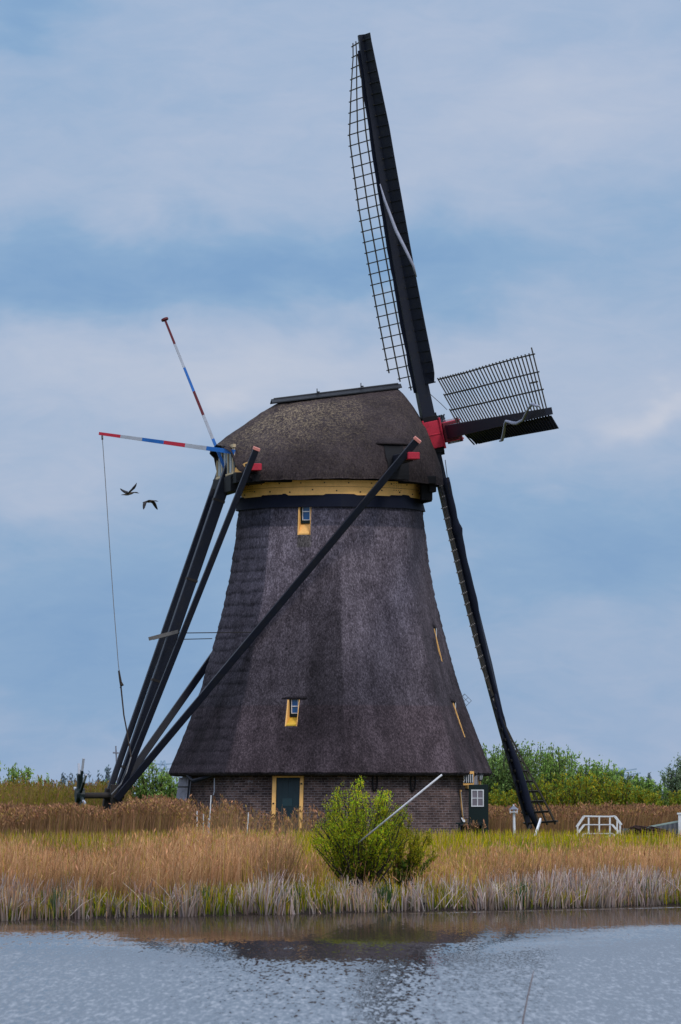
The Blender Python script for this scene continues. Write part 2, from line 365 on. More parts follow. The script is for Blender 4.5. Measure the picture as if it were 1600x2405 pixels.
cd = bpy.data.cameras.new('camera'); cam = bpy.data.objects.new('camera', cd); COL.objects.link(cam); scene.camera = cam
cam.location = (0, 0, EYE); cam.rotation_euler = (pi / 2 + TILT, 0, 0)
cd.sensor_fit = 'HORIZONTAL'; cd.sensor_width = 36; cd.lens = F / 1600 * 36; cd.clip_start = 1; cd.clip_end = 20000
cd.dof.use_dof = True; cd.dof.focus_distance = 218; cd.dof.aperture_fstop = 9.0
scene.view_settings.view_transform = 'Standard'; scene.view_settings.look = 'None'; scene.view_settings.exposure = 0; scene.view_settings.gamma = 1

# ------------------------------------------------------------------ ground and water
def shore(x):
    return 145.2 + 1.22 * max(-40, min(40, x)) + .35 * sin(x * .9) + .22 * sin(x * 2.3 + 1) + .12 * sin(x * 5.1)
def gz(x, y):
    t = y - shore(x)
    if t < 0: return WATER + .02 + .5 * t
    e = min(1, t / 1.2); z = WATER + .02 + .30 * e
    z += (0 - z) * (lambda q: q * q * (3 - 2 * q))(min(1, max(0, t - .6) / 26.0))
    return z
gzv = np.vectorize(gz)
g = MB(); ts = [-3, -1, -.4, 0, .2, .5, .9, 1.3, 2, 3, 4.5, 6, 8, 10, 13, 16, 19, 22, 25, 28, 32, 38, 46, 56, 70, 90, 120, 170, 250, 400, 700, 1300, 2500, 6000]
xs = [i * .5 for i in range(-60, 61)]; xs = [-400, -200, -100, -60, -40] + xs + [40, 60, 100, 200, 400]
rows = []
for t in ts:
    r = []
    for x in xs:
        X = x * (1 + max(0, t) / 120); y = shore(x) + t
        z = gz(x, y) + (.03 * noise.noise(Vector((X * .6, y * .3, 0))) if 1 < t < 80 else 0)
        r.append((X, y, z))
    rows.append(r)
g.grid(rows[::-1]); o = obj('ground', g, M['ground'], smooth=True, origin=(0, 0, 0)); setp(o, kind='structure')
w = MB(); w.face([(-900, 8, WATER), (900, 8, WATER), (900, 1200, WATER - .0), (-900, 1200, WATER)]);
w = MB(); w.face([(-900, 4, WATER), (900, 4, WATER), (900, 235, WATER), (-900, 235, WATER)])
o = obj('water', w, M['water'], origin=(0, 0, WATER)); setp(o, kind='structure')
nb = MB(); nb.grid([[(x, y, z) for x in (-900, -100, 0, 100, 900)] for y, z in ((-300, -.6), (0, -.6), (3, -.9), (7, -1.8))])
o = obj('near_bank', nb, M['ground'], smooth=True, origin=(0, 0, -.6)); setp(o, kind='structure')

# ------------------------------------------------------------------ windmill
CX = P(777, 1500, D).x; CC = Vector((CX, D, 0))
mill = empty('windmill', CC, 'tall thatched windmill with black sails, yellow ring and brick base', 'windmill')
def adir(a): a = radians(a); return Vector((sin(a), -cos(a), 0))
def atan_(a): a = radians(a); return Vector((cos(a), sin(a), 0))
prof = [(1177, 217), (1202, 222.5), (1240, 226.5), (1284, 232), (1359, 243), (1429, 257), (1478, 270), (1533, 285), (1580, 298), (1623, 311), (1687, 334), (1747, 357), (1790, 375), (1818, 386)]
pz = [(zat(y), h / 62 / .9945) for y, h in prof][::-1]
def Rc(z):
    if z <= pz[0][0]: return pz[0][1]
    for (a, ra), (b, rb) in zip(pz, pz[1:]):
        if z <= b: return ra + (rb - ra) * (z - a) / (b - a)
    return pz[-1][1]
CORNER = 6.0
def octr(a, R, rnd):
    """octagon radius at angle a (deg), rounded corners: rnd 0..1"""
    q = ((a - CORNER) % 45) - 22.5
    ap = R * cos(radians(22.5))
    r = ap / cos(radians(q))
    k = max(0, abs(q) - (22.5 - 9)) / 9
    r -= R * .012 * k * k
    circ = R * (1 - .035)
    return r * (1 - rnd) + circ * rnd
def surf(a, z):
    t = min(1, max(0, (z - 5) / 7)); return octr(a, Rc(z), .05 + .35 * t)
ZE = zat(1816)
ZT = zat(1198)
def tower():
    mb = MB(); na = 288; nz = 150; rows = []; wear = []
    zs = [ZE + (ZT - ZE) * i / nz for i in range(nz + 1)]
    for z in zs:
        row = []
        for j in range(na):
            a = j * 360 / na; r = surf(a, z)
            p = CC + adir(a) * r; p.z = z
            n = noise.noise(p * 1.3) * .035 + noise.noise(Vector((p.x * 5, p.y * 5, p.z * 9))) * .016
            aa = (a + 180) % 360 - 180
            if -90 < aa < -40 or aa > 92:     # coursed faces: little steps every 0.42 m
                st = ((z * 2.35 + .3 * noise.noise(Vector((a * .05, z, 3)))) % 1); n += (.030 * (1 - st) - .018) * (.35 + .65 * min(1, max(0, (z - 5) / 4))) * (1 + noise.noise(Vector((a * .1, z * .6, 7))))
            p += adir(a) * n; p.z += .035 * noise.noise(Vector((a * .35, 0, 4))) * (1 if z < ZE + .12 else 0); row.append(p)
            # weathering; some faces also carry painted light and shade
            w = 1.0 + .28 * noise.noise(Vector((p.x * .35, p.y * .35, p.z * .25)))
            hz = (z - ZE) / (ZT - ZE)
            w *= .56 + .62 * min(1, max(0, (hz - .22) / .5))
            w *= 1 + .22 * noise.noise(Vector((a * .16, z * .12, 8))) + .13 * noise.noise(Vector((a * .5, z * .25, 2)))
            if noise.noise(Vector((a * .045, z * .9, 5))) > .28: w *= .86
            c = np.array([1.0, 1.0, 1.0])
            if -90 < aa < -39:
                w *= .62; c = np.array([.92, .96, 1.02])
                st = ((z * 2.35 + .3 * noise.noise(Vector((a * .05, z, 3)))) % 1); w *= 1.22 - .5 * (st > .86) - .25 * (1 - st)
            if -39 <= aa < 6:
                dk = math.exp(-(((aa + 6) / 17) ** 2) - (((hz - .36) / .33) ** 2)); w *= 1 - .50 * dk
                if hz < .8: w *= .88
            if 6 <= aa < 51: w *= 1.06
            if 51 <= aa: w *= .82  # sunward face lighter, turned-away face darker: light put into the colour
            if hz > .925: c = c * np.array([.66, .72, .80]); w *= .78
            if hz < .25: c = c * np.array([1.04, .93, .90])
            # dry streak under the upper window
            if abs(aa + 16.5) < 4.2 and .84 < hz < .9: c = c * np.array([.8, .85, .7])
            wear.append(tuple(c * max(.25, w)) + (1,))
        rows.append(row)
    # underside of the eave, its shade painted into the vertex colour
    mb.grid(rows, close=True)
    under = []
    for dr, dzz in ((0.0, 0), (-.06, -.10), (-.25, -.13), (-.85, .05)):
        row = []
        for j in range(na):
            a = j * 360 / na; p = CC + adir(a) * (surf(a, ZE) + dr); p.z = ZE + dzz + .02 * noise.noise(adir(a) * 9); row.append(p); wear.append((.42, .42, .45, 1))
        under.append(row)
    mb.grid(under[::-1], close=True); under_shade = wear[(nz + 1) * na:]; wear = wear[:(nz + 1) * na] + under_shade
    top = []
    for dr in (0, -1.2):
        row = []
        for j in range(na):
            a = j * 360 / na; p = CC + adir(a) * (surf(a, ZT) + dr); p.z = ZT; row.append(p); wear.append((.5, .5, .5, 1))
        top.append(row)
    mb.grid(top, close=True)
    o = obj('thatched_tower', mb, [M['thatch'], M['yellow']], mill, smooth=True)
    at = o.data.color_attributes.new('WearShade', 'FLOAT_COLOR', 'POINT'); at.data.foreach_set('color', [x for c in wear for x in c])
    return o
tw = tower()
def fp(mid, off, z, r): p = CC + adir(mid) * r + atan_(mid) * off; p.z = z; return p
def cut(o, hexas):
    cm = MB()
    for c in hexas: cm.hexa(c)
    me = bpy.data.meshes.new('cutter'); me.from_pydata([tuple(Vector(v) - OFF[o.parent.name]) for v in cm.v], [], cm.f)
    co = bpy.data.objects.new('cutter', me); COL.objects.link(co); co.location = OFF[o.parent.name]
    import bmesh
    bm = bmesh.new(); bm.from_mesh(me); bmesh.ops.recalc_face_normals(bm, faces=bm.faces); bm.to_mesh(me); bm.free()
    md = o.modifiers.new('cut', 'BOOLEAN'); md.operation = 'DIFFERENCE'; md.solver = 'EXACT'; md.object = co
    dg = bpy.context.evaluated_depsgraph_get(); ev = o.evaluated_get(dg)
    nm = bpy.data.meshes.new_from_object(ev, preserve_all_data_layers=True, depsgraph=dg)
    o.modifiers.clear()
    old = o.data
    if len(nm.polygons) > .5 * len(old.polygons): o.data = nm
    bpy.data.objects.remove(co)
# windows in the thatch: (mid angle, z top, z pane bottom, z sill bottom, half width, kind)
WIN = [(-16.5, zat(1192), zat(1239), zat(1266), .25, 'upper'), (-16.5, zat(1648), zat(1688), zat(1710), .235, 'lower'),
       (73.5, zat(1478), zat(1528), zat(1556), .13, 'side'), (73.5, zat(1652), zat(1703), zat(1733), .13, 'side')]
cuts = []
for mid, z2, z1, z0, hw, kd in WIN:
    ri = surf(mid, z2) - (.16 if kd != 'side' else .02); ro = surf(mid, z0) + 1
    cuts.append([fp(mid, -hw, z0, ri), fp(mid, hw, z0, ri), fp(mid, hw, z0, ro), fp(mid, -hw, z0, ro), fp(mid, -hw, z2, ri), fp(mid, hw, z2, ri), fp(mid, hw, z2, ro), fp(mid, -hw, z2, ro)])
cut(tw, cuts)
for mid, z2, z1, z0, hw, kd in WIN:
    ri = surf(mid, z2) - (.16 if kd != 'side' else .02); T = atan_(mid); Nn = adir(mid)
    fr = MB()
    rs = lambda z: surf(mid, z) + .025
    for sgn in (-1, 1):        # jambs that follow the slope of the thatch
        x0, x1 = sorted((sgn * (hw - .004), sgn * (hw - (.05 if sgn < 0 else .02))))
        if kd == 'side' and sgn > 0: continue
        fr.hexa([fp(mid, x0, z0 + .0, ri), fp(mid, x1, z0, ri), fp(mid, x1, z0, rs(z0)), fp(mid, x0, z0, rs(z0)), fp(mid, x0, z2 - .01, ri), fp(mid, x1, z2 - .01, ri), fp(mid, x1, z2 - .01, rs(z2)), fp(mid, x0, z2 - .01, rs(z2))])
    W = obj('window', fr, M['yellow'], mill)
    if kd == 'lower': W['label'] = 'lower tower window with mossy yellow sill'
    if kd == 'upper': W['label'] = 'upper tower window under the black collar'
    sl = MB(); a = hw - .052
    sl.hexa([fp(mid, -a, z0 + .01, ri + .01), fp(mid, a, z0 + .01, ri + .01), fp(mid, a, z0 + .01, rs(z0) - .01), fp(mid, -a, z0 + .01, rs(z0) - .01),
             fp(mid, -a, z1, ri + .01), fp(mid, a, z1, ri + .01), fp(mid, a, z0 + .06, rs(z0) - .01), fp(mid, -a, z0 + .06, rs(z0) - .01)])
    obj('sill', sl, M['yellow_moss'] if kd == 'lower' else M['yellow'] if kd == 'upper' else M['wood_dark'], W)
    pf = MB(); r = ri + .05
    pf.box(fp(mid, 0, z1 + .06, r), a, .03, .055, T, Nn, m=1)
    pf.box(fp(mid, -a + .035, (z1 + .12 + z2) / 2, r), .03, .03, (z2 - z1 - .12) / 2, T, Nn, m=1)
    pf.box(fp(mid, a - .012, (z1 + .12 + z2) / 2, r), .01, .03, (z2 - z1 - .12) / 2, T, Nn, m=1)
    zm = z1 + .12 + (z2 - z1 - .12) * .52
    for off, zc, hx, hz_ in ((-a + .08, (z1 + z2 + .12) / 2, .012, (z2 - z1 - .12) / 2), (a - .035, (z1 + z2 + .12) / 2, .012, (z2 - z1 - .12) / 2), (.02, z1 + .135, a - .06, .014), (.02, zm, a - .06, .016)):
        pf.box(fp(mid, off, zc, r + .004 * (hx < .1)), hx, .038, hz_, T, Nn, m=0)
    obj('glazing_bar', pf, [M['white'], M['dgreen']], W)
    pn = MB(); pn.box(fp(mid, 0, (z1 + .13 + z2) / 2, ri + .035), a - .02, .01, (z2 - z1 - .14) / 2, T, Nn)
    obj('pane', pn, M['pane'], W)
    if kd != 'upper':          # brow of thatch over the opening
        br = MB(); rows = []
        for i in range(13):
            t = i / 12 * 2 - 1; xx = t * hw * 2.1; bulge = .035 * (1 - abs(t) ** 1.7)
            rows.append([fp(mid, xx, z2 + .42 * (1 - .4 * t * t), surf(mid, z2 + .3) * 1.0 - .02), fp(mid, xx, z2 + .16, surf(mid, z2 + .16) + bulge * .6), fp(mid, xx, z2 + .02 + .0 * abs(t), surf(mid, z2) + bulge), fp(mid, xx, z2 + .0, surf(mid, z2) - .10)])
        br.grid(rows); bo = obj('thatch_brow', br, M['thatch'], W, smooth=True)
        at = bo.data.color_attributes.new('WearShade', 'FLOAT_COLOR', 'POINT'); at.data.foreach_set('color', [x for r_ in rows for k in range(4) for x in ((.42, .42, .42, 1) if k < 2 else (.25, .25, .25, 1))])  # lower lip of the brow darkened as painted shade
# collar (skirt) of felt: z 12.55..13.05
def ringband(mb, z0, r0, z1, r1, na=96, inner=.25, m=0, f=None, jag=0):
    rows = [[], [], [], []]
    for j in range(na):
        a = j * 360 / na; k = f(a) if f else 1; jj = jag * (1 if (int(a / 17.3) % 2) else 0)
        for q, (z, r) in enumerate(((z0, r0 - inner), (z0, r0), (z1 + jj, r1), (z1 + jj, r1 - inner))):
            p = CC + adir(a) * r * k; p.z = z; rows[q].append(p)
    mb.grid(rows, close=True, m=m)
    mb.grid([rows[3], rows[0]], close=True, m=m)
Zs0, Zs1 = zat(1201), zat(1171)
octf = lambda a: octr(a, 1, .35) / (1 - .0)
c1 = MB(); ringband(c1, Zs0, 3.70, Zs1, 3.56, 288, .4, f=octf, jag=.03)
obj('collar', c1, M['collar'], mill)
c2 = MB(); ringband(c2, Zs1 - .1, 3.38, zat(1140), 3.40, 120, .3)
Zr0, Zr1 = Zs1 - .04, zat(1139)
c2 = MB(); zm = (Zr0 + Zr1) / 2 + .03
ringband(c2, Zr0, 3.40, zm - .006, 3.40, 120, .3); ringband(c2, zm + .006, 3.415, Zr1, 3.415, 120, .3)
ringband(c2, zm - .006, 3.385, zm + .006, 3.385, 120, .3, m=1)
for j in range(26):
    a = -95 + j * 7.6; zb = Zr0 + .12 + .04 * (j % 3)
    p = CC + adir(a) * 3.41; p.z = zb if j % 2 else Zr1 - .1; c2.box(p, .022, .02, .022, atan_(a), adir(a), m=1)
for a0 in (-66, 44):          # nail fields at the joints
    for i in range(4):
        for k in range(4):
            a = a0 + i * 2.2; p = CC + adir(a) * 3.42; p.z = Zr1 - .08 - k * .085; c2.box(p, .010, .012, .010, atan_(a), adir(a), m=1)
obj('ring', c2, [M['yellow'], M['wood_dark']], mill)
# dark gap under the cap
c3 = MB(); ringband(c3, Zr1, 3.36, Zr1 + .42, 3.36, 96, .3); obj('curb', c3, M['black'], mill)

# cap axes
PSI = .2004; INC = .2174; PHI = .0189
nh = Vector((cos(PSI), sin(PSI), 0)); lv = Vector((sin(PSI), -cos(PSI), 0)); zv = Vector((0, 0, 1))
def K(s, w, z): p = CC + nh * s + lv * w; p.z = z; return p
def interp(tab, s):
    if s <= tab[0][0]: return tab[0][1]
    for (a, va), (b, vb) in zip(tab, tab[1:]):
        if s <= b:
            t = (s - a) / (b - a); return va + (vb - va) * t
    return tab[-1][1]
zr_t = [(-4.4, 15.0), (-4.0, 15.32), (-3.4, 15.72), (-2.7, 16.22), (-2.0, 16.62), (0, 16.92), (2.55, 17.27), (2.8, 17.05), (3.2, 16.55), (3.6, 15.95), (3.9, 15.2)]
b_t = [(-4.4, 1.55), (-4.1, 1.95), (-3.4, 2.65), (-2.5, 3.3), (-1.2, 3.72), (0, 3.85), (1.2, 3.75), (2.2, 3.4), (3.0, 2.9), (3.6, 2.45), (3.9, 2.15)]
ze_t = [(-4.4, 14.75), (-4.18, 14.6), (-4.0, 13.95), (-3.75, 13.75), (-3.4, 13.50), (-2.4, 13.50), (0, 13.57), (2, 13.52), (3.9, 13.42)]
def capw(t): return (1 - t ** 1.75)
def capP(s, t, side):
    b, zr, ze = interp(b_t, s), interp(zr_t, s), interp(ze_t, s)
    return K(s, side * b * capw(t), ze + (zr - ze) * t)
def cap():
    mb = MB(); rows = []; wear = []; lich = []
    ns = 150; nt_ = 44
    for i in range(ns + 1):
        s = -4.4 + 8.3 * i / ns; row = []
        ts_ = [(-1, k / nt_) for k in range(nt_)] + [(1, 1 - k / nt_) for k in range(nt_ + 1)]
        for sd_, t in ts_:
            p = capP(s, t, sd_)
            p += (lv * sd_ * .8 + zv * .5) * (noise.noise(p * 1.6) * .05 + noise.noise(p * 7) * .022)
            row.append(p)
            w = 1 + .3 * noise.noise(p * .6); w *= .85 + .35 * t
            wear.append((w, w, w, 1))
            l = max(0, min(1, (t - .30) * 2.0)) * (.35 + .9 * max(0, 1 - abs(s + 1.6) / 3.2)) + .12
            l *= .55 if s > 1.0 else 1.0
            if t > .93: l *= .4
            lich.append(l)
        rows.append(row)
    mb.grid(rows)
    nc = len(rows[0])
    # inner shell edge (thatch thickness) along the eave and rear/front
    inn = []
    for i in range(ns + 1):
        c = K(-4.4 + 8.3 * i / ns, 0, 0); inn.append([p + (Vector((c.x, c.y, p.z)) - p) * .10 + Vector((0, 0, -.02 if 3 < k < nc - 4 else .10)) for k, p in enumerate(rows[i])])
        for k in range(nc): wear.append((.3, .3, .3, 1)); lich.append(0)  # inner face of the shell coloured dark for its shade
    mb.grid([r[::-1] for r in inn])
    base2 = (ns + 1) * nc
    def vi(i, k): return i * nc + k
    def vj(i, k): return base2 + i * nc + (nc - 1 - k)
    for i in range(ns):
        for k in (0, nc - 1):
            mb.f.append((vi(i, k), vi(i + 1, k), vj(i + 1, k), vj(i, k))); mb.m.append(0); mb.uv.append([(0, 0)] * 4)
    for k in range(nc - 1):
        for i in (0, ns):
            mb.f.append((vi(i, k), vi(i, k + 1), vj(i, k + 1), vj(i, k))); mb.m.append(0); mb.uv.append([(0, 0)] * 4)
    o = obj('cap', mb, M['thatch_cap'], mill, smooth=True)
    at = o.data.color_attributes.new('WearShade', 'FLOAT_COLOR', 'POINT'); at.data.foreach_set('color', [x for c in wear for x in c])
    a2 = o.data.attributes.new('Lich', 'FLOAT', 'POINT'); a2.data.foreach_set('value', lich)
    return o
capo = cap()
# cap inner lower frame: black boards under the thatch, front boarding
fb = MB()
prf = [(t, interp(b_t, 3.75) * capw(t) * .93, interp(ze_t, 3.75) - .05 + (interp(zr_t, 3.75) - interp(ze_t, 3.75)) * t) for t in [i / 10 for i in range(11)]]
pts = [K(3.62, -w, z) for t, w, z in prf] + [K(3.62, w, z) for t, w, z in prf[::-1]]
pt2 = [K(3.74, -w, z) for t, w, z in prf] + [K(3.74, w, z) for t, w, z in prf[::-1]]
fb.face(pts); fb.face(pt2[::-1])
for i in range(len(pts)): j = (i + 1) % len(pts); fb.face([pts[i], pts[j], pt2[j], pt2[i]])
obj('front_boarding', fb, M['black'], mill)
fr = MB()
fr.box(K(0, 0, 13.62), 3.9, .28, .16, nh, lv); fr.box(K(0, 2.6, 13.6), 3.5, .15, .15, nh, lv); fr.box(K(0, -2.6, 13.6), 3.5, .15, .15, nh, lv)
fr.box(K(3.45, 0, 13.32), .14, 2.35, .16, nh, lv); fr.box(K(3.42, 1.0, 13.02), .10, .9, .2, nh, lv); fr.box(K(3.25, 2.1, 13.15), .22, .12, .3, nh, lv)
fr.box(K(-3.55, 0, 13.62), .55, 2.45, .20, nh, lv); fr.box(K(-3.95, 0, 13.45), .22, 1.7, .30, nh, lv)
obj('cap_frame', fr, M['black'], mill, bevel=.02)
# ridge board
rb = MB()
for sgn in (-1, 1):
    a = K(-2.3, 0, 16.70); b = K(2.72, 0, 17.36)
    rb.hexa([a + lv * sgn * .24 - zv * .13, b + lv * sgn * .24 - zv * .13, b, a, a + lv * sgn * .24 - zv * .09, b + lv * sgn * .24 - zv * .09, b + zv * .05, a + zv * .05])
rb.tube([K(-2.2, 0, 16.75), K(2.62, 0, 17.40)], .045, 8)
for s_ in (-.55, 1.15): rb.bar(K(s_, .1, interp(zr_t, s_) + .05), K(s_, .1, interp(zr_t, s_) + .33), .035); rb.bar(K(s_ + .02, .1, interp(zr_t, s_) + .20), K(s_ + .1, .1, interp(zr_t, s_) + .20), .05)
obj('ridge_cover', rb, M['lead'], mill)
# rear window wall
rw = MB()
rw.box(K(-4.05, 0, 13.74), .05, 1.85, .12, nh, lv, m=0)                       # yellow sill board
for w_ in (-1.65, -.62, .62, 1.62): rw.box(K(-4.05, w_, 14.34), .05, .045, .48, nh, lv, m=0)
rw.box(K(-4.05, 0, 14.86), .05, 1.8, .06, nh, lv, m=0)
RW = obj('rear_window', rw, paint('pale_buff', (.55, .42, .25), .6, .35, (.2, .15, .1), 4), mill)
rp = MB()
for w0, w1 in ((-1.66, -.71), (-.53, .53), (.71, 1.69)): rp.box(K(-4.04, (w0 + w1) / 2, 14.34), .012, (w1 - w0) / 2, .46, nh, lv)
obj('pane', rp, M['pane_pale'], RW)
for w_ in (-1.2, 0, 1.2): rm = MB(); rm.box(K(-4.075, w_, 14.34), .02, .03, .46, nh, lv); obj('glazing_bar', rm, M['white'], RW)
sb = MB(); sb.hexa([K(-4.1, 1.5, 13.68), K(-3.55, 2.55, 13.90), K(-3.50, 2.55, 13.90), K(-4.05, 1.5, 13.68), K(-4.1, 1.5, 13.98), K(-3.55, 2.55, 14.28), K(-3.50, 2.55, 14.28), K(-4.05, 1.5, 13.98)])
obj('side_board', sb, M['yellow'], mill, bevel=.01)
# storm hatch in the near flank of the cap where the long beam passes
def cap_side(s, z, extra=0):
    zr, ze, b = interp(zr_t, s), interp(ze_t, s), interp(b_t, s); t = max(0, min(1, (z - ze) / (zr - ze))); return K(s, b * capw(t) + extra, z)
ht = MB()
rows = []
for i in range(9):
    z = 13.56 + i * 1.32 / 8; rows.append([cap_side(s_, z, .045) for s_ in (1.42 - (.0 if z > 14.3 else -.05), 1.65, 1.9, 2.18 + (.0 if z > 14.35 else .15))])
ht.grid(rows)
hb = obj('hatch_shade_sheet', ht, M['black'], mill)  # dark sheet laid over the thatch, standing in for the shaded hole
hb2 = MB(); rows = []
for i in range(11):
    t = i / 10 * 2 - 1; s_ = 1.78 + t * .68; rows.append([cap_side(s_, 15.15, .0), cap_side(s_, 14.98, .12 * (1 - t * t)), cap_side(s_, 14.90, .17 * (1 - abs(t) ** 3)), cap_side(s_, 14.88, -.05)])
hb2.grid(rows[::-1]); ho = obj('thatch_brow', hb2, M['thatch_cap'], mill, smooth=True)
ho.data.color_attributes.new('WearShade', 'FLOAT_COLOR', 'POINT').data.foreach_set('color', [x for r_ in rows for k in range(4) for x in ((.8, .8, .8, 1) if k < 2 else (.3, .3, .3, 1))])  # shade under the brow edge is put into these colours
# cross beams (long and short) with red ends
for s_, z_, L_, hw_, nm in ((1.87, 14.30, 5.85, .17, 'long_cross_beam'), (-3.55, 13.98, 3.05, .17, 'short_cross_beam')):
    b_ = MB(); b_.box(K(s_, 0, z_), hw_, L_ - .42, .17, nh, lv)
    cb = obj(nm, b_, M['navy'], mill, bevel=.02)
    e_ = MB()
    for sg in (-1, 1):
        e_ = MB(); e_.box(K(s_ + .05, sg * (L_ - .1), z_), hw_ + .05, .32, .13, nh, lv)
        obj('beam_end', e_, M['red'], cb, bevel=.02)
# tail: pole, braces
FOOT = K(-8.35, 0, 1.9)
def brace(nm, top, bot, w, h, capend=True, w2=None):
    b_ = MB(); b_.bar(top, bot, w, h, side=lv, w2=w2)
    o_ = obj(nm, b_, M['navy'], mill, bevel=.02)
    if capend:
        e_ = MB(); d = (Vector(top) - Vector(bot)).normalized(); e_.bar(Vector(top) + d * .002, Vector(top) + d * .10, w + .03, h + .03, side=lv); obj('brace_end', e_, M['pink'], o_)
    return o_
tp = MB(); top = K(-3.75, 0, 14.55); tp.bar(top, K(-8.45, 0, .9), .40, .42, side=lv, w2=.32, h2=.36)
obj('tail_pole', tp, M['navy'], mill, bevel=.03)
brace('long_brace', K(2.03, 6.0, 14.85), K(-8.3, .5, 1.6), .21, .26)
brace('long_brace', K(2.03, -6.0, 14.85), K(-8.3, -.5, 1.6), .21, .26)
brace('short_brace', K(-3.52, 3.35, 14.6), K(-8.2, .32, 1.7), .21, .22)
brace('short_brace', K(-3.52, -3.35, 14.6), K(-8.5, -.32, 1.7), .21, .22)
for tq in (.12, .34, .62, .86):
    st_ = MB(); a_ = Vector(top).lerp(K(-8.45, 0, .9), tq); d_ = (K(-8.45, 0, .9) - Vector(top)).normalized(); st_.bar(a_, a_ + d_ * .09, .43 - .07 * tq, .45 - .05 * tq, side=lv)
    obj('iron_strap', st_, M['wood_dark'], mill)
# clamp boards and tie rods half way up the tail
a = P(354, 1500, 218.4); b = P(414, 1484, 218.4)
for dd in (.45, -.45):
    ck = MB(); ck.bar(a + lv * dd, b + lv * dd, .13, .17); obj('clamp_board', ck, M['wood_pale'], mill)
for q0, q1 in ((P(412, 1487, 218), P(590, 1485, 214.8)), (P(410, 1502, 218.6), P(498, 1500, 222.5))):
    rod = MB(); rod.tube([q0, q1], .018, 6); obj('tie_rod', rod, M['wood_dark'], mill)
# foot of the tail: post, axle and capstan wheel
ft = MB()
ft.bar(K(-8.30, .28, 0), K(-8.30, .22, 2.15), .34, .34, side=lv); ft.bar(K(-8.75, -.25, 0), K(-8.45, -.2, 2.0), .3, .3, side=lv); ft.bar(K(-8.0, 0, 0), K(-8.15, 0, 1.7), .24, .3, side=lv)
obj('tail_foot', ft, M['wood_dark'], mill, bevel=.02)
ax = MB(); ax.tube([K(-9.75, .1, 1.74), K(-7.95, .1, 1.74)], .115, 12); obj('axle', ax, M['wood_dark'], mill, smooth=False)
wh = MB(); wc = K(-9.62, .1, 1.74)
wh.tube([wc - nh * .16, wc + nh * .16], .28, 14, m=0); wh.box(wc + zv * .35, .10, .10, .42, nh, lv, m=0)
for k in range(8):
    a = radians(12 + 45 * k); d = (zv * cos(a) + lv * sin(a)); tl = nh * (.10 * cos(a))
    L_ = 1.42
    wh.bar(wc + d * .2, wc + d * .95 + tl * .6, .09, .09, side=nh, m=0); wh.bar(wc + d * .95 + tl * .6, wc + d * L_ + tl, .085, .07, side=nh, m=1)
obj('capstan_wheel', wh, [M['dgreen'], M['greywhite']], mill)
# brake levers
def striped(nm, pts, cols, w0, w1):
    b_ = MB(); n = len(cols); A_, B_ = Vector(pts[0]), Vector(pts[1]); L_ = [0]
    for c in cols: L_.append(L_[-1] + c[1])
    for (c, _), a0, a1 in zip(cols, L_, L_[1:]):
        f0, f1 = a0 / L_[-1], a1 / L_[-1]
        b_.bar(A_.lerp(B_, f0), A_.lerp(B_, f1), w0 + (w1 - w0) * f0, w0 + (w1 - w0) * f0, m=c, w2=w0 + (w1 - w0) * f1, h2=w0 + (w1 - w0) * f1)
    return b_
A0 = P(233, 1018, 218.6); A1 = P(552, 1062, 217.6)
bl = striped('x', (A0, A1), [(0, 51), (1, 51), (2, 51), (0, 50), (1, 50), (2, 66)], .11, .17)
BL = obj('brake_lever', bl, [M['red'], M['greywhite'], M['blue']], mill)
B0 = P(388, 752, 220.6); B1 = P(528, 1100, 219.4)
hp = striped('x', (B0, B1), [(0, 58), (1, 57), (2, 57), (0, 57), (1, 57), (2, 70)], .08, .115)
HP = obj('hoisting_pole', hp, [M['darkred'], M['greywhite'], M['blue']], mill)
e_ = MB(); d = (B0 - B1).normalized(); e_.tube([B0, B0 + d * .07], .14, 12); obj('end_cap', e_, M['darkred'], HP)
st = MB(); st.tube([P(478, 975, 220.2), P(510, 1052, 219.8)], .012, 5); obj('stay_wire', st, M['rope_dark'], HP)
# brake rope
rp_ = MB(); q = [P(240, 1022, 218.5), P(247, 1120, 218.5), P(256, 1260, 218.5), P(267, 1420, 218.5), P(278, 1560, 218.5), P(282, 1590, 218.5)]
rp_.tube(q, .016, 6, m=0); rp_.tube([P(240, 1020, 218.6), P(240.5, 1032, 218.5)], .04, 6, m=1)
rp_.tube([P(279, 1575, 218.5), P(283, 1600, 218.5), P(284, 1612, 218.5), P(291, 1680, 218.2), P(299, 1722, 218), P(308, 1778, 217.6)], [.035, .05, .03, .028, .028, .028], 7, m=1)
rp_.tube([P(284, 1600, 218.4), P(287, 1609, 218.4), P(282, 1616, 218.4)], [.03, .07, .03], 7, m=1)
rp_.tube([P(308, 1778, 217.6), P(297, 1815, 217.5), P(284, 1842, 217.5), P(262, 1866, 217.6)], .024, 6, m=0)
obj('brake_rope', rp_, [M['rope'], M['rope_dark']], BL)

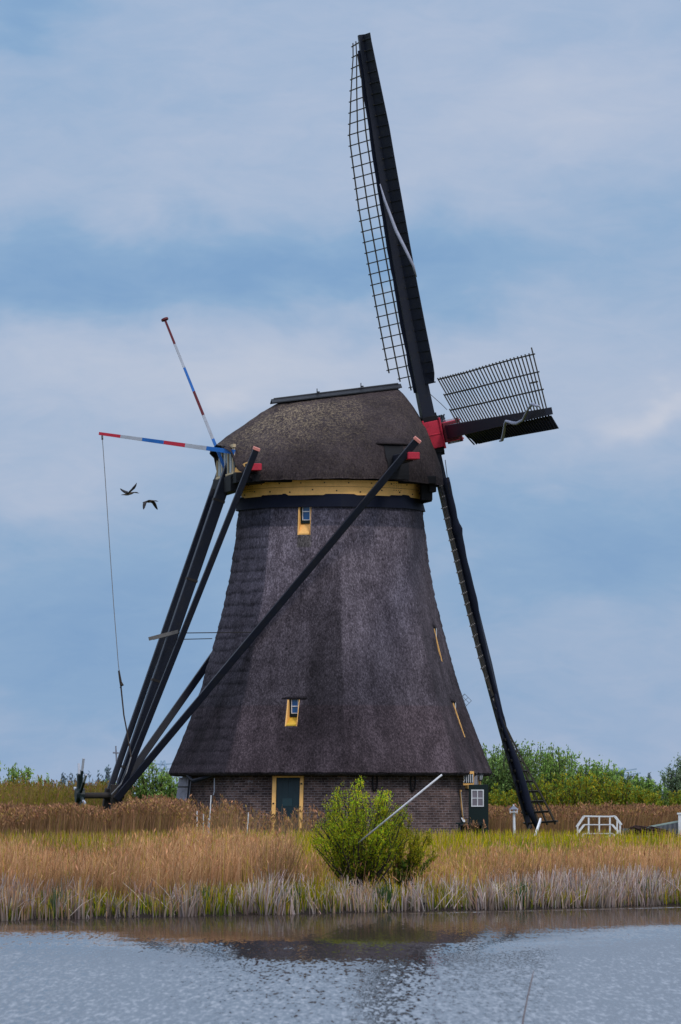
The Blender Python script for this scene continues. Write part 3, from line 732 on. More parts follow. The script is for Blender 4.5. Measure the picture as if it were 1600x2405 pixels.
# ---- sails
n3 = nh * cos(INC) + zv * sin(INC); u0 = -nh * sin(INC) + zv * cos(INC)
upv = u0 * cos(PHI) + lv * sin(PHI); hv = lv * cos(PHI) - u0 * sin(PHI)
HUB = K(3.915, 0, 15.458)
pol = MB()
pol.tube([HUB - n3 * 1.0, HUB - n3 * .34], .30, 14, m=2)
pol.box(HUB, .34, .40, .52, n3, hv, upv, m=0)
pol.box(HUB - n3 * .33, .035, .47, .60, n3, hv, upv, m=0); pol.box(HUB + n3 * .33, .035, .47, .60, n3, hv, upv, m=0); pol.box(HUB, .33, .42, .03, n3, hv, upv, m=0)
H2 = HUB + n3 * .72
pol.box(H2, .33, .52, .36, n3, hv, upv, m=1)
pol.box(H2 + n3 * .30, .035, .56, .46, n3, hv, upv, m=1)
for sg in (-1, 1):
    pol.box(H2 + upv * sg * .36 + n3 * .05, .34, .50, .03, n3, hv, upv, m=3)
    pol.box(H2 + upv * sg * .42 + n3 * .12 + hv * .1, .26, .20, .05, n3, hv, upv, m=4)
    pol.box(HUB + upv * sg * .62 , .30, .34, .10, n3, hv, upv, m=2)
    pol.box(HUB + upv * sg * .70 + n3 * .22, .10, .2, .12, n3, hv, upv, m=2)
obj('windshaft_head', pol, [M['red'], M['darkred'], M['black'], M['red'], M['greywhite']], mill, bevel=.015)
LARM = 15.47
TWT = {0: [(0, 20), (9, 20), (11.8, 17.5), (13.5, 8), (15.2, -2)], 1: [(0, 19), (9, 18), (11, 11), (12.5, 3), (13.7, -5), (15.3, -15)], 2: [(0, 18.5), (7, 17.5), (9.3, 14), (11, 11), (13.5, 6), (15.2, 2)]}
def sail(a, b, org, bend, label, straps, cloth=True, light=False, kind=0):
    def twist(r): return interp(TWT.get(kind, TWT[2]), r)      # weather angle in degrees
    """a arm direction, b lattice side; bend along n3"""
    def C0(r): return org + a * r + n3 * bend * (r / LARM) ** 2
    def dirs(r):
        w = radians(twist(r)); return b * cos(w) - n3 * sin(w), n3 * cos(w) + b * sin(w)
    lt = MB(); R0, R1 = 1.95, 15.25; nb_ = 33; LW = 2.10
    rs_ = [R0 + (R1 - R0) * i / (nb_ - 1) for i in range(nb_)]
    rails = [(LW, 2), (LW * .69, 1), (LW * .385, 0)]
    for i, r in enumerate(rs_):
        bd, nd = dirs(r); c = C0(r)
        wd = LW * 1.035 if i >= 2 else (LW * .72 if i == 1 else LW * .42)
        if i == nb_ - 1: wd = LW * 1.12
        tk = .075 if (kind == 1 and r > 11.5) else .042; lt.bar(c - bd * .25, c + bd * (wd), tk, tk, side=a, m=1 if (light and r < 11.5) else 0)
    for wd, i0 in rails:
        prev = None
        for i in range(i0, nb_):
            r = rs_[i]; bd, nd = dirs(r); p = C0(r) + bd * wd + nd * .03
            if i == i0: p = p - a * .12
            if i == nb_ - 1: p = p + a * .12
            if prev is not None: lt.bar(prev, p, *((.06, .06) if (kind == 1 and r > 11.5) else (.036, .05)), side=nd)
            prev = p
    # loose short batten near the tip
    r = rs_[-3]; bd, nd = dirs(r); lt.bar(C0(r - .5) + bd * 1.12 + nd * .05, C0(r + .45) + bd * 1.12 + nd * .05, .05, .05)
    S = obj('sail', lt, [M['lath'], M['lath_light']], mill); S['label'] = label
    sk = MB(); nseg = 16; prev = None
    for i in range(nseg + 1):
        r = .0 + LARM * i / nseg; wd = (.52 if not light else .42) - .26 * i / nseg; dp = (.50 if not light else .36) - .24 * i / nseg * (1 if not light else .7)
        cur = (C0(r), wd, dp)
        if prev: sk.bar(prev[0], cur[0], prev[1], prev[2], side=b, w2=wd, h2=dp)
        prev = cur
    obj('stock', sk, M['navy'], S)
    wb = MB(); rws = [[], [], [], []]
    for i in range(41):
        r = 1.95 + 13.5 * i / 40; bd, nd = dirs(r)
        wdt = (.52 if i > 1 else .34 + .14 * i) * (1 if not light else .8)
        c = C0(r); tilt_ = nd * .10
        g0 = .26 - .13 * r / 15 + .03; rws[0].append(c - bd * g0 + nd * .06); rws[1].append(c - bd * (g0 + wdt) + tilt_ + nd * .12)
        rws[2].append(c - bd * (g0 + wdt) + tilt_ + nd * .09); rws[3].append(c - bd * g0 + nd * .03)
    wb.grid(rws + [rws[0]])
    for e in (0, -1): wb.face([rws[k][e] for k in range(4)])
    for i, r in enumerate(rs_):     # stiffening ribs behind the boards
        bd, nd = dirs(r); c = C0(r); wb.bar(c - bd * .1 + nd * .0, c - bd * (.79 - .13 * r / 15) + nd * .155, .05, .05, side=a)
    obj('leading_board', wb, M['navy'], S)
    if cloth:
        cl = MB(); pts_ = []; rad = []
        for i in range(60):
            r = 1.7 + 13.2 * i / 59; bd, nd = dirs(r)
            nz_ = noise.noise(Vector((r * .8, kind * 7, 0)))
            off = .20 + .06 * nz_ - .12 * (r / 15); R_ = .14 + .03 * noise.noise(Vector((r * 1.7, 3, kind))) - .06 * (r / 15)
            if kind == 1: R_ = (.16 if r < 6.5 else .16 - .07 * min(1, (r - 6.5) / 1.5)) + .05 * noise.noise(Vector((r * 1.3, 3, kind))) + .09 * math.exp(-((r - 3.7) / .22) ** 2); off = -.12 + .05 * nz_ - (0 if r < 6 else .02)
            if kind == 0 and r > 11.5: off += .05 * sin(r * 3)
            pts_.append(C0(r) + (bd * off - nd * .14 if kind != 1 else n3 * (.13 if r < 6.5 else .13 - .05 * min(1, (r - 6.5) / 1.5)) + b * .12)); rad.append(max(.05, R_))
        cl.tube(pts_, rad, 9)
        obj('rolled_sailcloth', cl, M['cloth'], S, smooth=True)
    for si, stp in enumerate(straps):
        q_ = []
        for px_, py_, nn in stp[0]:          # find where on the sail this point of the strap lies
            r_, b_ = 7.0, 0.0
            fn = lambda rr, bb: proj(C0(rr) + dirs(rr)[0] * bb - dirs(rr)[1] * nn)
            for _ in range(30):
                f0 = fn(r_, b_); fa = fn(r_ + .01, b_); fb_ = fn(r_, b_ + .01)
                a11, a21, a12, a22 = (fa[0] - f0[0]) / .01, (fa[1] - f0[1]) / .01, (fb_[0] - f0[0]) / .01, (fb_[1] - f0[1]) / .01
                e1, e2 = px_ - f0[0], py_ - f0[1]; dt = a11 * a22 - a12 * a21
                if abs(dt) < 1e-9: break
                r_ += max(-3, min(3, (e1 * a22 - e2 * a12) / dt)); b_ += max(-1, min(1, (a11 * e2 - a21 * e1) / dt))
            q_.append(C0(r_) + dirs(r_)[0] * b_ - dirs(r_)[1] * nn)
        sm = MB(); sm.tube(q_, stp[1], 7)
        obj('strap', sm, M['strap'], S, smooth=True)
    return S
BN = .57
HS = [(1174, 1036), (1180, 1033), (1184, 1014), (1186, 996), (1189, 989), (1197, 991), (1206, 994), (1215, 994), (1229, 986), (1233, 976), (1240, 962), (1250, 949), (1260, 953), (1267, 954)]
LB = 'bare lattice sail'
sail(upv, -hv, HUB, BN, 'upright sail reaching above the cap with its cloth rolled up', [([(893, 432, .36), (904, 470, .36), (930, 540, .36), (955, 590, .34), (971, 624, .26), (978, 650, .12)], [.02, .05, .065, .06, .05, .03])], kind=0)
sail(-upv, hv, HUB, BN, 'lower sail pointing at the ground beside the tower', [], light=True, kind=1)
sail(hv, upv, H2, .11, 'horizontal sail pointing toward the water with a grey tie on it', [([(px_, py_, .32) for px_, py_ in HS], [.03, .06, .06, .05, .05, .06, .07, .06, .05, .05, .04, .06, .05, .04])], cloth=False, kind=2)
sail(-hv, -upv, H2, .11, 'hidden sail pointing away behind the cap', [], kind=3)
# slack rolled cloth hanging below the lower stock
dr = MB(); dr.tube([P(1155, 1640, 217.6), P(1163, 1632, 217.6), P(1168, 1650, 217.5), P(1175, 1685, 217.3), P(1195, 1740, 217.2), P(1213, 1790, 217), P(1232, 1850, 216.9), P(1243, 1900, 216.8), P(1262, 1945, 216.8)], [.03, .06, .08, .06, .07, .12, .13, .14, .08], 8)
obj('hanging_cloth', dr, M['cloth'], mill, smooth=True)
for q_, r_ in (([P(1046, 1080, 217), P(1052, 1130, 217), P(1056, 1160, 217.2)], .014), ([P(1010, 925, 217), P(1036, 948, 217), P(1050, 962, 216)], .012)):
    dr = MB(); dr.tube(q_, r_, 5); obj('chain', dr, M['rope_dark'], mill)


# ---- brick base
def baseR(z): return 5.90 - .11 * z
bk = MB(); zt = ZE + .05; zb = -.1
for k in range(8):
    a0 = CORNER + 45 * k; a1 = a0 + 45
    nh_ = 6
    for i in range(nh_):
        za = zb + (zt - zb) * i / nh_; zc = zb + (zt - zb) * (i + 1) / nh_
        q = []
        for a, z in ((a0, za), (a1, za), (a1, zc), (a0, zc)):
            p = CC + adir(a) * baseR(z); p.z = z; q.append(p)
        L_ = 4.4; bk.face(q, 0, [(k * 4.6, za), (k * 4.6 + L_, za), (k * 4.6 + L_, zc), (k * 4.6, zc)])
obj('brick_wall', bk, M['brick'], mill)
AP = cos(radians(22.5))
def bf(mid, off, z, out): return fp(mid, off, z, baseR(z) * AP + out)
lintel = MB()
for k in range(8):
    mid = CORNER + 45 * k + 22.5; lintel.box(bf(mid, 0, ZE - .06, .05), 2.25, .07, .07, atan_(mid), adir(mid))
obj('wall_plate', lintel, M['black'], mill)
# front door
mid = -16.5; T = atan_(mid); Nn = adir(mid)
def slab(mb, o0, o1, z0, z1, n0, n1, m=0):
    mb.hexa([bf(mid, o0, z0, n0), bf(mid, o1, z0, n0), bf(mid, o1, z0, n1), bf(mid, o0, z0, n1), bf(mid, o0, z1, n0), bf(mid, o1, z1, n0), bf(mid, o1, z1, n1), bf(mid, o0, z1, n1)], m)
df = MB(); cxo = -.08
slab(df, cxo - .60, cxo - .45, .02, 2.50, -.05, .07); slab(df, cxo + .47, cxo + .60, .02, 2.50, -.05, .07); slab(df, cxo - .45, cxo + .47, 2.40, 2.50, -.05, .068)
DO = obj('door', df, M['yellow'], mill, bevel=.01); DO['label'] = 'teal plank door in a yellow frame'
dl = MB()
for i in range(4): slab(dl, cxo - .445 + i * .2285, cxo - .445 + i * .2285 + .225, .05, 2.395, -.04, .02 + .003 * (i % 2))
obj('door_leaf', dl, M['teal'], DO)
ds = MB(); slab(ds, cxo - .20, cxo + .18, 1.35, 1.63, .028, .034); obj('notice_panel', ds, M['teal2'] if 'teal2' in M else paint('faded_notice', (.008, .032, .040), .5), DO)
dh = MB(); slab(dh, cxo + .50, cxo + .56, 2.14, 2.20, .07, .10); obj('hinge', dh, M['wood_dark'], DO)
dh = MB(); slab(dh, cxo + .38, cxo + .44, 1.15, 1.22, .02, .08); obj('handle', dh, M['wood_dark'], DO)
dh = MB(); slab(dh, cxo - .56, cxo - .50, 1.42, 1.47, .07, .09); obj('hinge', dh, M['wood_dark'], DO)
# side face: frame, transom, narrow window
mid = 73.5
sf = MB(); offx = lambda px: (xat(px, 219) - CX - baseR(2) * AP * sin(radians(73.5))) / cos(radians(73.5))
o0, o1 = offx(1095), offx(1126)
slab(sf, o0 - .12, o0 + .05, 2.0, 2.50, -.05, .10); slab(sf, o1 - .05, o1 + .12, 2.0, 2.50, -.05, .10)
slab(sf, o0, o1, 2.46, 2.56, -.05, .12); slab(sf, o0, o1, 2.0, 2.08, -.05, .10)
SD = obj('side_door', sf, M['yellow'], mill)
tr = MB(); slab(tr, o0 + .05, o1 - .05, 2.08, 2.46, -.02, .01); obj('pane', tr, M['pane_dark'], SD)
for i in range(3):
    tr = MB(); a = o0 + .12 + i * (o1 - o0 - .24) / 2.0; slab(tr, a - .03, a + .03, 2.08, 2.46, .01, .05); obj('glazing_bar', tr, M['white'], SD)
# transom seen from the front, small barred fanlight board above the open leaf
fl = MB(); c = P(1101, 1828, 217.3)
fl.box(c, .20, .03, .26, m=1)
for i in range(5): fl.box(c + Vector((-.15 + i * .075, -.035, -.01)), .014, .012, .15 - .01 * (i == 0), m=0)
fl.box(c + Vector((-.17, -.035, .08)), .03, .012, .02, m=0); fl.box(c + Vector((-.17, -.035, -.02)), .03, .012, .02, m=0); fl.box(c + Vector((-.17, -.035, -.13)), .03, .012, .02, m=0)
fl.box(c + Vector((0, -.034, -.01)), .18, .008, .17, m=2)
obj('fanlight', fl, [M['white'], M['yellow'], M['pane_dark']], SD)
LF = MB(); x0, x1 = xat(1101, 217.1), xat(1147.5, 217.1); z0, z1 = .18, zat(1843, 217.1)
LF.box(((x0 + x1) / 2, 217.1, (z0 + z1) / 2), (x1 - x0) / 2, .035, (z1 - z0) / 2)
lf = obj('door_leaf', LF, M['dgreen'], SD, bevel=.01)
wx0, wx1, wz0, wz1 = xat(1108.5, 217), xat(1135.5, 217), zat(1893.5, 217), zat(1856, 217)
gb = MB(); cx_, cz_ = (wx0 + wx1) / 2, (wz0 + wz1) / 2; hx, hz_ = (wx1 - wx0) / 2, (wz1 - wz0) / 2
for a in (-1, 1): gb.box((cx_ + a * hx, 217.05, cz_), .02, .02, hz_ + .02); gb.box((cx_, 217.05, cz_ + a * hz_), hx - .02, .02, .02)
gb.box((cx_, 217.05, cz_), .017, .018, hz_ - .02); gb.box((cx_, 217.052, cz_), hx - .02, .014, .014)
obj('glazing_bar', gb, M['white'], SD)
gp = MB(); gp.box((cx_, 217.062, cz_), hx, .006, hz_); obj('pane', gp, M['curtain'], SD)
nw = MB(); no = offx(1080)
slab(nw, no - .14, no - .06, .95, 1.95, -.05, .03); slab(nw, no - .06, no + .10, 1.89, 1.95, -.05, .028)
NW = obj('window', nw, M['yellow'], mill); NW['label'] = 'narrow window in the brick base'
nw = MB(); slab(nw, no - .06, no + .08, .97, 1.89, -.02, .01); obj('pane', nw, M['pane_pale'], NW)
# wall lantern by the side door
ln = MB(); c = P(1128, 1826, 217.6)
ln.tube([c + Vector((-.25, 0, .02)), c + Vector((-.05, 0, .16)), c + Vector((.02, 0, .14))], .018, 6, m=0)
ln.tube([c + Vector((.02, 0, .15)), c + Vector((.02, 0, .09))], [.02, .12], 8, m=0); ln.tube([c + Vector((.02, 0, .08)), c + Vector((.02, 0, -.10))], [.10, .06], 6, m=1); ln.tube([c + Vector((.02, 0, -.10)), c + Vector((.02, 0, -.14))], [.07, .05], 6, m=0)
for k in range(6):
    a = k * pi / 3; ln.bar(c + Vector((.02 + .105 * cos(a), .105 * sin(a), .085)), c + Vector((.02 + .063 * cos(a), .063 * sin(a), -.10)), .014)
obj('lantern', ln, [M['black'], M['lampglass']], mill)
bx = MB(); bx.box(P(1117, 1829, 218.3), .07, .1, .26); obj('post', bx, M['wood_grey'], SD)
# plank shutter at the left corner and its dark bracket
pl = MB()
for i, (xa, xb) in enumerate(((413, 420.5), (421.5, 431), (432.5, 444))):
    t0 = P(xa + 8, 1822 + (2 - i) * 2, 218.9 - .12 * i); t1 = P(xb + 8 - (i == 2) * 2, 1822 + (2 - i) * 2, 218.9 - .12 * i - .06)
    b0 = P(xa - 7, 1925, 218.7 - .12 * i); b1 = P(xb - 4, 1925, 218.7 - .12 * i - .06)
    nn = Vector((0, .05, 0)); pl.hexa([b0, b1, b1 + nn, b0 + nn, t0, t1, t1 + nn, t0 + nn], 0)
for yy in (1848, 1884): pl.hexa([P(418 - (yy - 1848) * .12, yy + 2, 218.4), P(446 - (yy - 1848) * .12, yy + 2, 218.3), P(446 - (yy - 1848) * .12, yy + 2, 218.36), P(418 - (yy - 1848) * .12, yy + 2, 218.46), P(418 - (yy - 1848) * .12, yy - 1, 218.4), P(446 - (yy - 1848) * .12, yy - 1, 218.3), P(446 - (yy - 1848) * .12, yy - 1, 218.36), P(418 - (yy - 1848) * .12, yy - 1, 218.46)], 1)
obj('plank_shutter', pl, [M['wood_grey'], M['wood_dark']], mill)
bq = MB(); bq.tube([P(440, 1823, 217.9), P(455, 1835, 217.5), P(485, 1826, 216.8), P(520, 1815, 216.2)], [.05, .09, .07, .04], 8); bq.bar(P(446, 1825, 218.0), P(436, 1925, 218.0), .07, .09)
obj('bracket', bq, M['navy'], mill)
cr = MB(); mid = -61.5
cr.tube([P(504, 1828, 216.35), P(503.5, 1860, 216.25), P(501, 1868, 216.2)], .02, 5); obj('downpipe', cr, M['greywhite'], mill)

# ------------------------------------------------------------------ vegetation generators
def blades(x, y, z, h, w, lean, az, cb, ct, bendf=.35, seg=2):
    """vectorised grass blades; returns V,F,C"""
    n = len(x); ya = rng.uniform(-.9, .9, n)   # blade facing angle around camera-facing
    wx = np.cos(ya) * w / 2; wy = np.sin(ya) * w / 2
    V = []; C = []
    for k in range(seg + 1):
        t = k / seg; hh = h * t; off = lean * h * (t ** (1 + bendf * 2)); ww = 1 - .75 * t if k < seg else .22
        cx = x + np.cos(az) * off; cy = y + np.sin(az) * off; cz = z + hh * np.sqrt(np.maximum(.1, 1 - (lean * t) ** 2 * .5))
        V.append(np.stack([cx - wx * ww, cy - wy * ww, cz], 1)); V.append(np.stack([cx + wx * ww, cy + wy * ww, cz], 1))
        c = cb * (1 - t) + ct * t; C.append(c); C.append(c)
    V = np.stack(V, 1); C = np.stack(C, 1); m = 2 * (seg + 1)
    base = np.arange(n)[:, None, None] * m
    Fq = np.stack([np.array([0, 1, 3, 2]) + 2 * k for k in range(seg)], 0)[None] + base
    return V.reshape(-1, 3), Fq.reshape(-1, 4), C.reshape(-1, 3)
def join(parts):
    V = []; Fq = []; C = []; o = 0
    for v, f, c in parts: V.append(v); Fq.append(f + o); C.append(c); o += len(v)
    return np.concatenate(V), np.concatenate(Fq), np.concatenate(C)
def leaves(P0, size, col, elong=2.2, up=.5):
    n = len(P0); d = rng.normal(size=(n, 3)); d[:, 2] = np.abs(d[:, 2]) * 1 + up; d /= np.linalg.norm(d, axis=1)[:, None]
    e = np.cross(d, rng.normal(size=(n, 3))); e /= np.linalg.norm(e, axis=1)[:, None] + 1e-9
    L_ = size[:, None] * elong * .5; w_ = size[:, None] * .5
    V = np.stack([P0 - d * L_, P0 + e * w_, P0 + d * L_, P0 - e * w_], 1)
    return V.reshape(-1, 3), np.arange(4 * n).reshape(-1, 4), np.repeat(col, 4, 0)
def cols(n, pal, var=.18):
    pal = np.array(pal); i = rng.integers(0, len(pal), n); c = pal[i] * (1 + rng.normal(0, var, (n, 1)))
    return np.clip(c * (1 + rng.normal(0, .05, (n, 3))), .002, 1)
def patchy(x, y, s, seed=0):
    return np.array([noise.noise(Vector((float(a) * s, float(b) * s * .6, seed))) for a, b in zip(x, y)])
TAN = [(.50, .265, .125), (.62, .36, .19), (.37, .185, .075), (.56, .31, .14)]
BROWN = [(.28, .15, .075), (.40, .22, .115), (.21, .115, .06), (.30, .20, .06), (.17, .10, .055)]
GREY = [(.45, .36, .33), (.62, .51, .47), (.29, .21, .18), (.50, .36, .26)]
YG = [(.44, .36, .004), (.33, .29, .004), (.54, .39, .006), (.18, .22, .006)]
DG = [(.05, .10, .012), (.08, .13, .015), (.10, .14, .02)]
shv = np.vectorize(shore)
def px_of(x, y): return 800 + F * x / y
def scatter(n, x0, x1, t0, t1, p=1.0):
    x = rng.uniform(x0, x1, n); t = t0 + (t1 - t0) * rng.random(n) ** p; return x, shv(x) + t, t
def reed_belt():
    parts = []
    # tall tan reed behind the edge
    x, y, t = scatter(51000, -15.5, 15.5, 1.8, 15)
    h = .72 + .62 * rng.random(len(x)) ** 1.4 + .45 * patchy(x, y, .4, 2) ; px = px_of(x, y)
    keep = np.ones(len(x), bool)
    dens = .85 + .6 * patchy(x, y, .5, 5); keep &= rng.random(len(x)) < dens * np.where(px < 700, 1.25, .85)
    keep &= ~((px > 760) & (px < 970) & (t < 9) & (rng.random(len(x)) < .92))
    keep &= ~((px > 960) & (px < 1360) & (t > 5) & (rng.random(len(x)) < .45))
    h = np.where(px < 400, h * .97, h) + .18 * ((px > 400) & (px < 690)); h = np.where((px > 420) & (px < 700), h * 1.08, h); h = np.where((px > 690) & (px < 1150), h * .70, h); h *= np.where(px > 1150, .86, 1)
    h *= np.where(t > 8, .82, 1)
    x, y, h, px = x[keep], y[keep], h[keep], px[keep]
    gr = (rng.random(len(x)) < (.04 + .14 * (patchy(x, y, .7, 9) > .15) + .30 * ((px > 960) & (px < 1120)) + .25 * ((px > 690) & (px < 790))))
    cb = np.where(gr[:, None], cols(len(x), YG), cols(len(x), TAN) * .62); ct = np.where(gr[:, None], cols(len(x), YG), cols(len(x), TAN))
    parts.append(blades(x, y, gzv(x, y), h, rng.uniform(.012, .024, len(x)), rng.random(len(x)) ** 2 * .42 + .03, .2 + 3 * patchy(x, y, .8, 19) + rng.normal(0, .9, len(x)), cb * .75, ct))
    tone = 1 + .75 * patchy(x, y, .45, 31) + .4 * patchy(x, y, 1.6, 33); parts[-1] = (parts[-1][0], parts[-1][1], parts[-1][2] * np.repeat(np.clip(tone, .5, 1.5), 6)[:, None])
    # strap leaves hanging off the stalks, in all directions
    k = rng.random(len(x)) < .38; m = k.sum(); f = rng.uniform(.25, .9, m); lx = x[k] + rng.normal(0, .04, m)
    parts.append(leaves(np.stack([lx, y[k] + rng.normal(0, .04, m), gzv(x[k], y[k]) + h[k] * f], 1), rng.uniform(.014, .024, m), cols(m, TAN, .25) * (.55 + .5 * f)[:, None], 11, .7))
    # feathery tips
    k = rng.random(len(x)) < .30; tx = x[k] + rng.normal(0, .05, k.sum()); tz = gzv(x[k], y[k]) + h[k] * rng.uniform(.85, 1.05, k.sum())
    parts.append(leaves(np.stack([tx, y[k], tz], 1), rng.uniform(.02, .04, k.sum()), cols(k.sum(), TAN, .12) * np.array([.95, .85, .8]), 5, 2.5))
    return join(parts)
fast_mesh('tall_reeds', *reed_belt(), M['reed'], 'tall tan reed bed along the canal bank', 'reeds', 'stuff')
def edge_reeds():
    parts = []
    x, y, t = scatter(22000, -15.5, 15.5, -.15, 2.6, 1.1)
    px = px_of(x, y) + rng.normal(0, 30, len(x)); pn = patchy(x, y, .8, 11); pl = patchy(x, y * 0, .33, 12)
    dens = .50 + .9 * pn + .6 * pl; dens = np.where((px > 490) & (px < 775), dens * .38, dens); dens = np.where((px > 925) & (px < 948), 0, dens)
    k = rng.random(len(x)) < dens * np.where(px < 480, .8, 1); x, y, t, px, pn, pl = x[k], y[k], t[k], px[k], pn[k], pl[k]
    h = .30 + .46 * rng.random(len(x)) + .35 * pn + .35 * pl; h = np.where((px > 480) & (px < 640), h * .7, h); h = np.where((px > 780) & (px < 925), h * .80, h); h = np.where(px > 940, h * .98, h)
    lean = rng.random(len(x)) ** 2 * .55 + .02; az = pi * .5 + pi * 1.6 * patchy(x, y, 1.1, 14) * 2 + rng.normal(0, .7, len(x))
    parts.append(blades(x, y, gzv(x, y) - .03, h, rng.uniform(.022, .046, len(x)), lean, az, cols(len(x), GREY) * .38, np.where((rng.random(len(x)) < np.where(px < 480, .5, .2))[:, None], cols(len(x), TAN) * .9, cols(len(x), GREY) * np.where(px < 480, .75, 1)[:, None])))  # stalk feet coloured darker to stand for the shadowed gaps between them
    # green shoots at the waterline
    x, y, t = scatter(16500, -15.5, 15.5, -.05, 2.4); px = px_of(x, y)
    px = px + rng.normal(0, 35, len(x)); k = rng.random(len(x)) < np.where((px > 480) & (px < 790), .62, .42 + .9 * patchy(x, y, .9, 17)); x, y, px = x[k], y[k], px[k]
    h = rng.uniform(.22, .55, len(x)) * np.where((px > 480) & (px < 790), 1.05, .8)
    parts.append(blades(x, y, gzv(x, y) - .02, h, rng.uniform(.02, .035, len(x)), rng.uniform(0, .5, len(x)), rng.uniform(0, 6.3, len(x)), cols(len(x), DG) * .6, cols(len(x), YG) * .85))
    # dark blue-green iris clumps
    for cpx in (478, 683, 905, 1225, 1525, 130):
        yy = 146 + (cpx - 800) * .0128; xx = xat(cpx, yy); n = 45
        x = xx + rng.normal(0, .13, n); y = shv(x) + rng.uniform(.1, .9, n)
        parts.append(blades(x, y, gzv(x, y), rng.uniform(.35, .62, n), np.full(n, .035), rng.uniform(0, .25, n), rng.uniform(0, 6.3, n), cols(n, [(.02, .045, .012)]), cols(n, [(.05, .10, .035)])))
    # broken bent stalks
    n = 150; x, y, t = scatter(n, -14, 14, -.1, 1.2)
    parts.append(blades(x, y, gzv(x, y), rng.uniform(.4, .9, n), np.full(n, .028), rng.uniform(.6, 1.1, n), np.where(rng.random(n) < .5, rng.normal(0, .4, n), rng.normal(pi, .4, n)), cols(n, GREY), cols(n, GREY) * 1.1, .0))
    return join(parts)
fast_mesh('edge_reeds', *edge_reeds(), M['reed'], 'pale grey dead cattail stalks and green shoots at the waterline', 'reeds', 'stuff')
def plumed(n, xpx0, xpx1, y0, y1, hmin, hmax, pal, seed, plume=.5, dens=None, hf=None):
    y = rng.uniform(y0, y1, n); px = rng.uniform(xpx0, xpx1, n); x = (px - 800) / F * y
    k = rng.random(n) < (.75 + .8 * patchy(x, y, .5, seed) if dens is None else dens(px, y)); x, y, px = x[k], y[k], px[k]
    h = hmin + (hmax - hmin) * rng.random(len(x)) + .40 * patchy(x, y, .7, seed + 1)
    if hf is not None: h = h * hf(px, y)
    z = gzv(x, y); lean = rng.uniform(.02, .25, len(x)); az = rng.normal(.2, .9, len(x))
    parts = [blades(x, y, z, h, rng.uniform(.018, .032, len(x)), lean, az, cols(len(x), pal) * .92, cols(len(x), pal))]
    k = rng.random(len(x)) < plume; m = k.sum()
    tx, ty, tz = x[k] + np.cos(az[k]) * lean[k] * h[k], y[k], z[k] + h[k] * .98
    for j in range(4):
        parts.append(leaves(np.stack([tx + .02 * j + rng.normal(0, .02, m), ty, tz + .06 - .055 * j + rng.normal(0, .02, m)], 1), rng.uniform(.035, .06, m), cols(m, pal, .12) * np.array([1.05, .95, .95]), 3, .8))
    return join(parts)
fast_mesh('plumed_reeds', *plumed(31000, -60, 760, 196, 213, 1.15, 1.5, BROWN, 21, .45,
          dens=lambda px, y: np.where(px < 430, .85, np.where(px < 560, .14, np.clip(.16 * (760 - px) / 120, 0, .055))) * np.where((px > 390) & (px < 430) & (y > 205), .2, 1),
          hf=lambda px, y: np.where(px < 260, .86, 1.0) * np.where(px > 560, .74, np.where(px > 440, .9, 1)) * np.where((px > 220) & (px < 300), .88, 1) * np.where((px > 430), rng.uniform(.7, 1.2, len(px)), 1)), M['reed'], 'brown plumed reeds standing left of and in front of the windmill', 'reeds', 'stuff')
fast_mesh('back_reeds', *plumed(20000, 1120, 1680, 226, 245, 1.0, 1.25, BROWN, 41, .3, dens=lambda px, y: np.full(len(px), .9)), M['reed'], 'brown reed strip behind the lawn right of the windmill', 'reeds', 'stuff')
fast_mesh('far_reeds', *plumed(13000, -80, 290, 224, 252, .9, 2.3, [(.22, .19, .02), (.27, .20, .03), (.15, .15, .015), (.27, .15, .06), (.24, .13, .07)], 51, .2, dens=lambda px, y: np.full(len(px), .9)), M['reed'], 'yellowish reeds far behind the tail of the windmill', 'reeds', 'stuff')
fast_mesh('doorside_reeds', *plumed(70, 1075, 1135, 211, 213.5, .6, .9, BROWN, 61, .9, dens=lambda px, y: np.full(len(px), .3)), M['reed'], 'few brown reed plumes in front of the open green door', 'reeds', 'stuff')
def lawn():
    n = 90000; x = rng.uniform(-17, 17, n); y = rng.uniform(152, 232, n)
    t = y - shv(x); k = (t > 6) & (np.hypot(x - CX, y - D) > 6.0) & (rng.random(n) < .9); x, y = x[k], y[k]; n = len(x)
    pn = patchy(x, y, .25, 71); h = rng.uniform(.10, .24, n) * np.where(y < 178, 1.5, 1) + .1 * np.maximum(0, pn)
    c = np.where((pn > .12)[:, None], cols(n, DG) * 1.6, cols(n, YG)); c = np.where((rng.random(n) < np.where(px_of(x, y) < 430, .4, .12))[:, None], cols(n, TAN) * .8, c) * np.where(px_of(x, y) < 430, .72, 1)[:, None]
    return blades(x, y, gzv(x, y), h, rng.uniform(.03, .05, n), rng.uniform(0, .4, n), rng.uniform(0, 6.3, n), c * .8, c)
fast_mesh('lawn_grass', *lawn(), M['leaf'], 'yellow green grass around the windmill', 'grass', 'stuff')
def tallgrass():
    n = 30000; y = rng.uniform(156, 190, n); x = rng.uniform(-14, 14, n); px = px_of(x, y)
    k = rng.random(n) < np.where(px > 980, .8, np.where(px > 700, .8, .45)); x, y, px = x[k], y[k], px[k]; n = len(x)
    h = rng.uniform(.3, .66, n); c = cols(n, YG); c = np.where((rng.random(n) < np.where(px < 430, .45, .22))[:, None], cols(n, TAN), c) * np.where(px < 430, .78, 1)[:, None]
    return blades(x, y, gzv(x, y), h, rng.uniform(.018, .03, n), rng.uniform(0, .3, n), rng.uniform(0, 6.3, n), c * .75, c)
fast_mesh('meadow_grass', *tallgrass(), M['leaf'], 'long yellow green grass between the reed bed and the lawn', 'grass', 'stuff')

